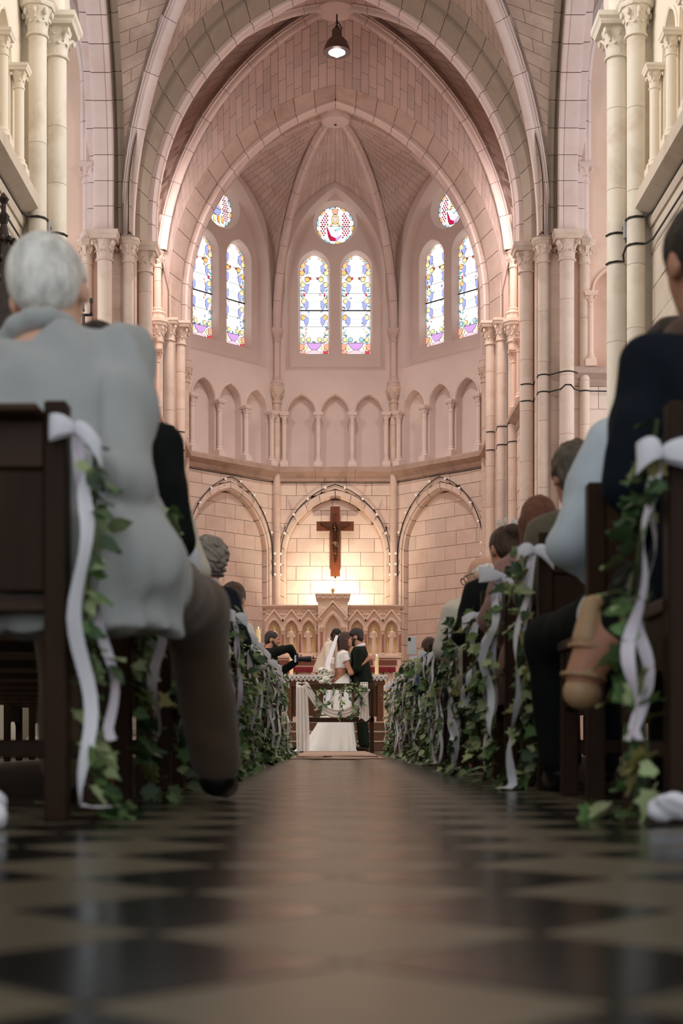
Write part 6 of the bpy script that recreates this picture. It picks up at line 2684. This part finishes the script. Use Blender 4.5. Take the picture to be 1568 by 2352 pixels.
def priest_extra(t, B):
    n, m = 48, 16
    mb = MB()
    P = []
    for i in range(n):
        a = 2 * PI * i / n
        row = []
        for j in range(m + 1):
            v = j / m
            f = 1 + (.02 + .05 * v) * math.sin(i * 2 * PI * 9 / n)
            row.append(((.19 + .10 * v) * math.cos(a) * f, (.15 + .09 * v) * math.sin(a) * f + .10 * (1 - v), 1.22 * (1 - v) + .01))
        P.append(row)
    mb.grid(P, closeu=True)
    mb.build('robe_skirt', ROBE, t, smooth='all')
    # stole with dark embroidered cross and collar marks
    for e in (-1, 1):
        mb = MB()
        mb.grid([[B.nb + B.U @ Vector((e * .05 + q, .08, .03)), B.chest + B.U @ Vector((e * .085 + q, .165, .02)), B.waist + B.U @ Vector((e * .095 + q, .19, -.06)), Vector((e * .10 + q, .29, .72))] for q in (-.035, 0, .035)])
        mb.build('stole', cloth('stole_cream', (246, 238, 222)), t, smooth='all')
    emb = mat('embroidery_dark', (40, 40, 54), .7)
    for dz, w_ in ((0, .012), (.0, .012)):
        pass
    mb = MB()
    c = Vector((.0, -.16, 1.18))
    mb.box(c.x - .05, c.y - .008, c.z - .01, c.x + .05, c.y, c.z + .01)
    mb.box(c.x - .008, c.y - .0081, c.z - .08, c.x + .008, c.y - .0001, c.z + .045)
    mb.build('embroidered_cross', emb, t)


person('priest in a white robe with dark skin standing behind the altar table', (-.22, 23.25, .45), -PI / 2 - .25, B, SKIN_D, ROBE, None, ('crop', hairm('blackcrop', (36, 30, 28)), .97), SHOE_BLACK, h=.012, scale=.90, hemz=.9, collar=ROBE, extra=priest_extra, topname='chasuble', noise=(.008, 16, (1, 1, .4)), handkw={k: dict(nrm=(0, 0, 1)) for k in (1, -1)})


# ---- flowers
def rose(mb, p, r, rr, mi=0):
    p = Vector(p)
    for k in range(8):
        a = k * 2.4
        q = r * (.25 + .09 * k)
        c = p + Vector((math.cos(a) * q * .6, math.sin(a) * q * .6, -.02 * k * r * 10 * .1))
        mb.sphere(c, r * (.5 + .03 * k), 7, 5, mi, sq=(1, 1, .8))


WHITEF = mat('petal_white', (246, 240, 224), .7, noise=.05, scale=30)
t = thing('bridal_bouquet', 'bouquet of white roses and tiny white blossoms hanging at the bride', 'bouquet', (-.165, CY - .08, 1.02))
rr = random.Random(4)
for k in range(16):
    mb = MB()
    rose(mb, (rr.gauss(0, .05), -.06 + rr.gauss(0, .03), .03 + rr.uniform(-.10, .14)), .036, rr)
    tag(mb.build('rose', WHITEF, t, smooth=True), kind='stuff')
mb = MB()
for k in range(260):
    a = rr.uniform(0, 2 * PI)
    q = abs(rr.gauss(0, .065))
    mb.sphere((q * math.cos(a), -.045 + q * math.sin(a) * .6 - .02, rr.uniform(-.20, .12)), rr.uniform(.004, .008), 5, 3)
tag(mb.build('baby_breath', WHITEF, t, smooth=True), kind='stuff')
for k in range(40):
    p = Vector((rr.gauss(0, .06), -.03 + rr.gauss(0, .04), rr.uniform(-.22, .16)))
    leaf_at(t, p, rr, .045, LANCE, (rr.gauss(0, 1), -1, -.4))
mb = MB()
for k in range(6):
    mb.tube([(0.01 * k - .02, 0, .0), (.06 + .01 * k, .02, .02), (.16, .04, .06)], .004, 5)
tag(mb.build('stems', STEM, t), kind='stuff')

# ================================================================== FRONT BENCH WITH DRAPE
BX0, BX1, BY = -.48, .50, 18.75
t = thing('prayer_bench', 'dark wooden bench hung with white cloth behind the couple', 'bench', (BX0, BY, 0))
for nme, me in pew_meshes(1, BX1 - BX0, True):
    link(nme, me, t)
TULLE = mat('tulle', (240, 230, 222), .9, noise=.04, alpha=.93)


def sheet(name, label, rows, loc, mt=None):
    mb = MB()
    mb.grid(rows)
    return tag(mb.build(name, mt or TULLE, None, smooth='all', loc=loc), label, 'cloth')


zt = .915
P = []
for j in range(30):
    v = j / 29
    row = []
    for i in range(17):
        a = i / 16
        x = (a - .5) * (.145 + .03 * math.sin(v * 2)) + .02 * v
        y = -.035 - .012 * math.sin(a * 22 + v * 1.3) - .01 * v
        z = .012 + (zt - .0) * (1 - v) + .02 * math.sin(a * 9) * (1 - v) * .3
        if v < .04:
            y += .05
        row.append((x, y, z))
    P.append(row)
sheet('cloth_fall', 'long white cloth falling to the floor over the bench end nearest the photographer', P, (BX0 + .03, BY, 0))
P = []
for j in range(48):
    v = j / 47
    row = []
    xx = BX0 + .10 + (BX1 - BX0 - .20) * v
    sag = .345 * (1 - abs(2 * v - 1.04) ** 2.2)
    sl = .345 * 2.2 * abs(2 * v - 1.04) ** 1.2 * (-2 if v < .52 else 2) / (BX1 - BX0 - .2)
    nx_, nz_ = sl / math.hypot(sl, 1), 1 / math.hypot(sl, 1)
    for i in range(13):
        a = i / 12
        wd = .075 + .03 * math.sin(v * PI)
        z = zt - .035 - sag - wd * (a - .2) * nz_
        y = -.048 - .012 * math.sin(a * 15 + 2 * math.sin(v * 5)) - .02 * math.sin(v * PI)
        row.append((xx + wd * (a - .2) * nx_, BY + y, z))
    P.append(row)
sheet('cloth_swag', 'white cloth swag drooping between the two ends of the bench', P, (0, 0, 0))
P = []
for j in range(24):
    v = j / 23
    row = []
    for i in range(13):
        a = i / 12
        x = (a - .5) * (.10 + .03 * v)
        y = -.04 - .012 * math.sin(a * 20 + v * 2)
        row.append((x, y + (.04 if v < .05 else 0), zt + .01 - .5 * v + .02 * math.sin(a * 7) * v))
    P.append(row)
sheet('cloth_tail', 'short white cloth tail over the bench end nearest the groom', P, (BX1 - .13, BY, 0))

gl = thing('leaf_garland', 'trailing green leaf garland draped over the bench rail', 'garland', (0, BY, 0))
rr = random.Random(21)
main = [Vector((BX0 + .1 + .83 * k / 14, -.06, .86 - .05 * math.sin(k * .6) * (k < 8) - .06 * (k > 8))) for k in range(15)]
mb = MB()
mb.tube(main, .004, 5)
mb.build('stem', STEM, gl)
for k in range(9):
    x0 = (BX0 + BX1) / 2 + rr.uniform(-.28, .36)
    L = rr.uniform(.18, .45)
    pts = [Vector((x0 + .03 * math.sin(q * .9 + k), -.075 - .01 * q * .3, .85 - L * q / 6)) for q in range(7)]
    mb = MB()
    mb.tube(pts, .0025, 4)
    mb.build('stem', STEM, gl)
    for q in range(11):
        f = rr.random() * 6
        j = min(int(f), 5)
        leaf_at(gl, pts[j].lerp(pts[j + 1], f - j) + Vector((rr.gauss(0, .015), -.01, 0)), rr, .06, LANCE, (rr.gauss(0, .9), -.5, -.6))
for k in range(46):
    x = BX0 + .5 + rr.gauss(.16, .16)
    leaf_at(gl, Vector((min(max(x, BX0 + .1), BX1 - .1), -.07, .85 + rr.gauss(0, .03))), rr, .055, LANCE, (rr.gauss(0, 1), -.7, -.2))
# things lying on the bench seat
zs_ = .462
bq = thing('wrapped_bouquet', 'bouquet with green stems and white paper lying on the bench seat', 'bouquet', (-.08, BY + .10, zs_))
for k in range(14):
    mb = MB()
    mb.tube([(-.19 + .01 * rr.random(), -.02 + rr.gauss(0, .01), .012 + .007 * (k % 5)), (.0, rr.gauss(0, .008), .03), (.12, rr.gauss(0, .012), .045)], .0045, 5)
    mb.build('flower_stem', mat('stem_fresh', (120, 140, 70), .5), bq)
mb = MB()
P = []
for j in range(9):
    v = j / 8
    P.append([(.06 + .30 * v + .02 * math.sin(i * 2), (.03 + .06 * v) * math.cos(2 * PI * i / 18), .05 + (.03 + .055 * v) * math.sin(2 * PI * i / 18) + .015 * v) for i in range(19)])
mb.grid(P)
mb.build('paper_wrap', cloth('paper_cream', (244, 230, 208)), bq, smooth=True)
for k in range(4):
    mb = MB()
    rose(mb, (-.19 + .03 * k * .6, -.01, .10 + .012 * k), .024, rr)
    tag(mb.build('rose', WHITEF, bq, smooth=True), kind='stuff')
for k, x in enumerate((-.40, .02, .36)):
    mb = MB()
    mb.box(-.09, -.07, 0, .09, .07, .012, .003)
    bk = thing('booklet', ('white booklet on the bench seat at the cloth end', 'white booklet on the bench seat under the bouquet paper', 'white booklet on the bench seat at the groom end')[k], 'booklet', (x, BY + .2, zs_))
    mb.build('cover', cloth('paperwhite', (240, 236, 232)), bk)
    mb = MB()
    mb.box(-.086, -.066, .0125, .086, .066, .016, .001)
    mb.build('pages', cloth('paper_cream', (244, 230, 208)), bk)

# runner carpet in front of the bench
mb = MB()
P = []
for j in range(40):
    y = 11.9 + 7.9 * j / 39
    P.append([(-.41 + .82 * i / 8 + .006 * math.sin(j * .9), y, .007 + .003 * math.sin(j * 1.3 + i)) for i in range(9)])
mb.grid(P)
P2 = [[(p[0], p[1], 0.0005) for p in (r[0], r[-1])] for r in P]
mb.grid([[P[0][i], (P[0][i][0], P[0][i][1], .0005)] for i in range(9)])
tag(mb.build('aisle_runner', mat('runner_beige', (176, 144, 122), .7, noise=.12, scale=6, tint=(128, 100, 84), tscale=3, tamt=.4), None, smooth=True), 'flat beige aisle runner lying in front of the bench', 'carpet')
cable('thin black cable loop lying on the aisle runner', [(-.36, 12.6, .016), (-.3, 12.2, .016), (-.1, 12.1, .016), (-.05, 12.4, .016), (-.12, 12.8, .016), (.1, 12.75, .016), (.36, 12.5, .016)], .004)

# crumpled white cloths on the floor at the nearest pew ends
for s, x, y in ((-1, -.70, 2.62), (1, .70, 2.66)):
    S = SDF(.02)
    rr = random.Random(8 + s)
    for k in range(14):
        S.ell((rr.gauss(0, .045), rr.gauss(0, .03), .018 + abs(rr.gauss(0, .016))), (rr.uniform(.02, .05), rr.uniform(.02, .04), rr.uniform(.012, .03)), rot=[list(r) for r in rotm(rr.uniform(-1, 1), rr.uniform(-1, 1), rr.uniform(0, 3))])
    S.cone((0, 0, .04), (.01, 0, .075), .02, .008)
    S.cut((0, 0, .002), (0, 0, -1))
    o = S.mesh('crumpled_cloth', RIBBON, .007, (.006, 70), loc=(x, y, 0))
    tag(o, 'crumpled white cloth on the floor beside the ' + ('grey blazer pew' if s < 0 else 'navy jacket pew'), 'cloth')

# ================================================================== DARK CARVED CANOPY AND IRON FINIALS AT THE NAVE WALL
DARKW = mat('dark_carved_wood', (44, 32, 26), .5, noise=.2, scale=9)
cn = thing('pulpit_canopy', 'dark carved wooden spire canopy with crockets against the nave wall', 'canopy', (-2.72, 11.6, -.33))
mb = MB()
mb.lathe([(.34, 3.05), (.34, 3.25), (.30, 3.3), (.28, 3.55)], 8)
mb.build('canopy_base', DARKW, cn)
mb = MB()
mb.lathe([(.27, 3.55), (.15, 4.1), (.06, 4.55), (.02, 4.72)], 8)
mb.build('spire', DARKW, cn)
for k in range(8):
    a = 2 * PI * k / 8 + PI / 8 * 0
    for j in range(6):
        v = (j + .5) / 6
        r_ = .27 * (1 - v) + .03
        mb = MB()
        c = (r_ * math.cos(a), r_ * math.sin(a), 3.58 + 1.05 * v)
        mb.sphere((c[0] + .03 * math.cos(a), c[1] + .03 * math.sin(a), c[2] + .02), .026, 6, 4)
        mb.tube([c, (c[0] + .03 * math.cos(a), c[1] + .03 * math.sin(a), c[2] + .02)], .013, 5)
        mb.build('crocket', DARKW, cn, smooth=True)
mb = MB()
mb.lathe([(.03, 4.7), (.05, 4.76), (.02, 4.8), (.02, 4.86), (.045, 4.9), (.001, 4.96)], 8)
mb.build('finial', DARKW, cn)
mb = MB()
mb.box(-.3, -.12, .34, -.18, .12, 3.2, .01)
mb.build('back_post', DARKW, cn)
fn = thing('iron_candle_rack', 'dark iron rack with upright candle cups in the transept', 'candle rack', (-3.30, 18.6, 0))
mb = MB()
mb.tube([(0, 0, 0), (0, 0, 5.72)], .02, 8)
mb.lathe([(.22, 0), (.2, .04), (.04, .08)], 14)
mb.build('pole', CABLE, fn)
mb = MB()
mb.tube([(-.12, 0, 5.72), (.12, 0, 5.72)], .018, 6)
mb.build('crossbar', CABLE, fn)
for k, x in enumerate((-.1, .0, .1)):
    mb = MB()
    mb.lathe([(.02, 0), (.012, .03), (.012, .13), (.024, .15), (.026, .19), (.016, .2)], 8, c=(x, 0, 5.74 + .03 * (k % 2)))
    mb.build('candle_cup', CABLE, fn)
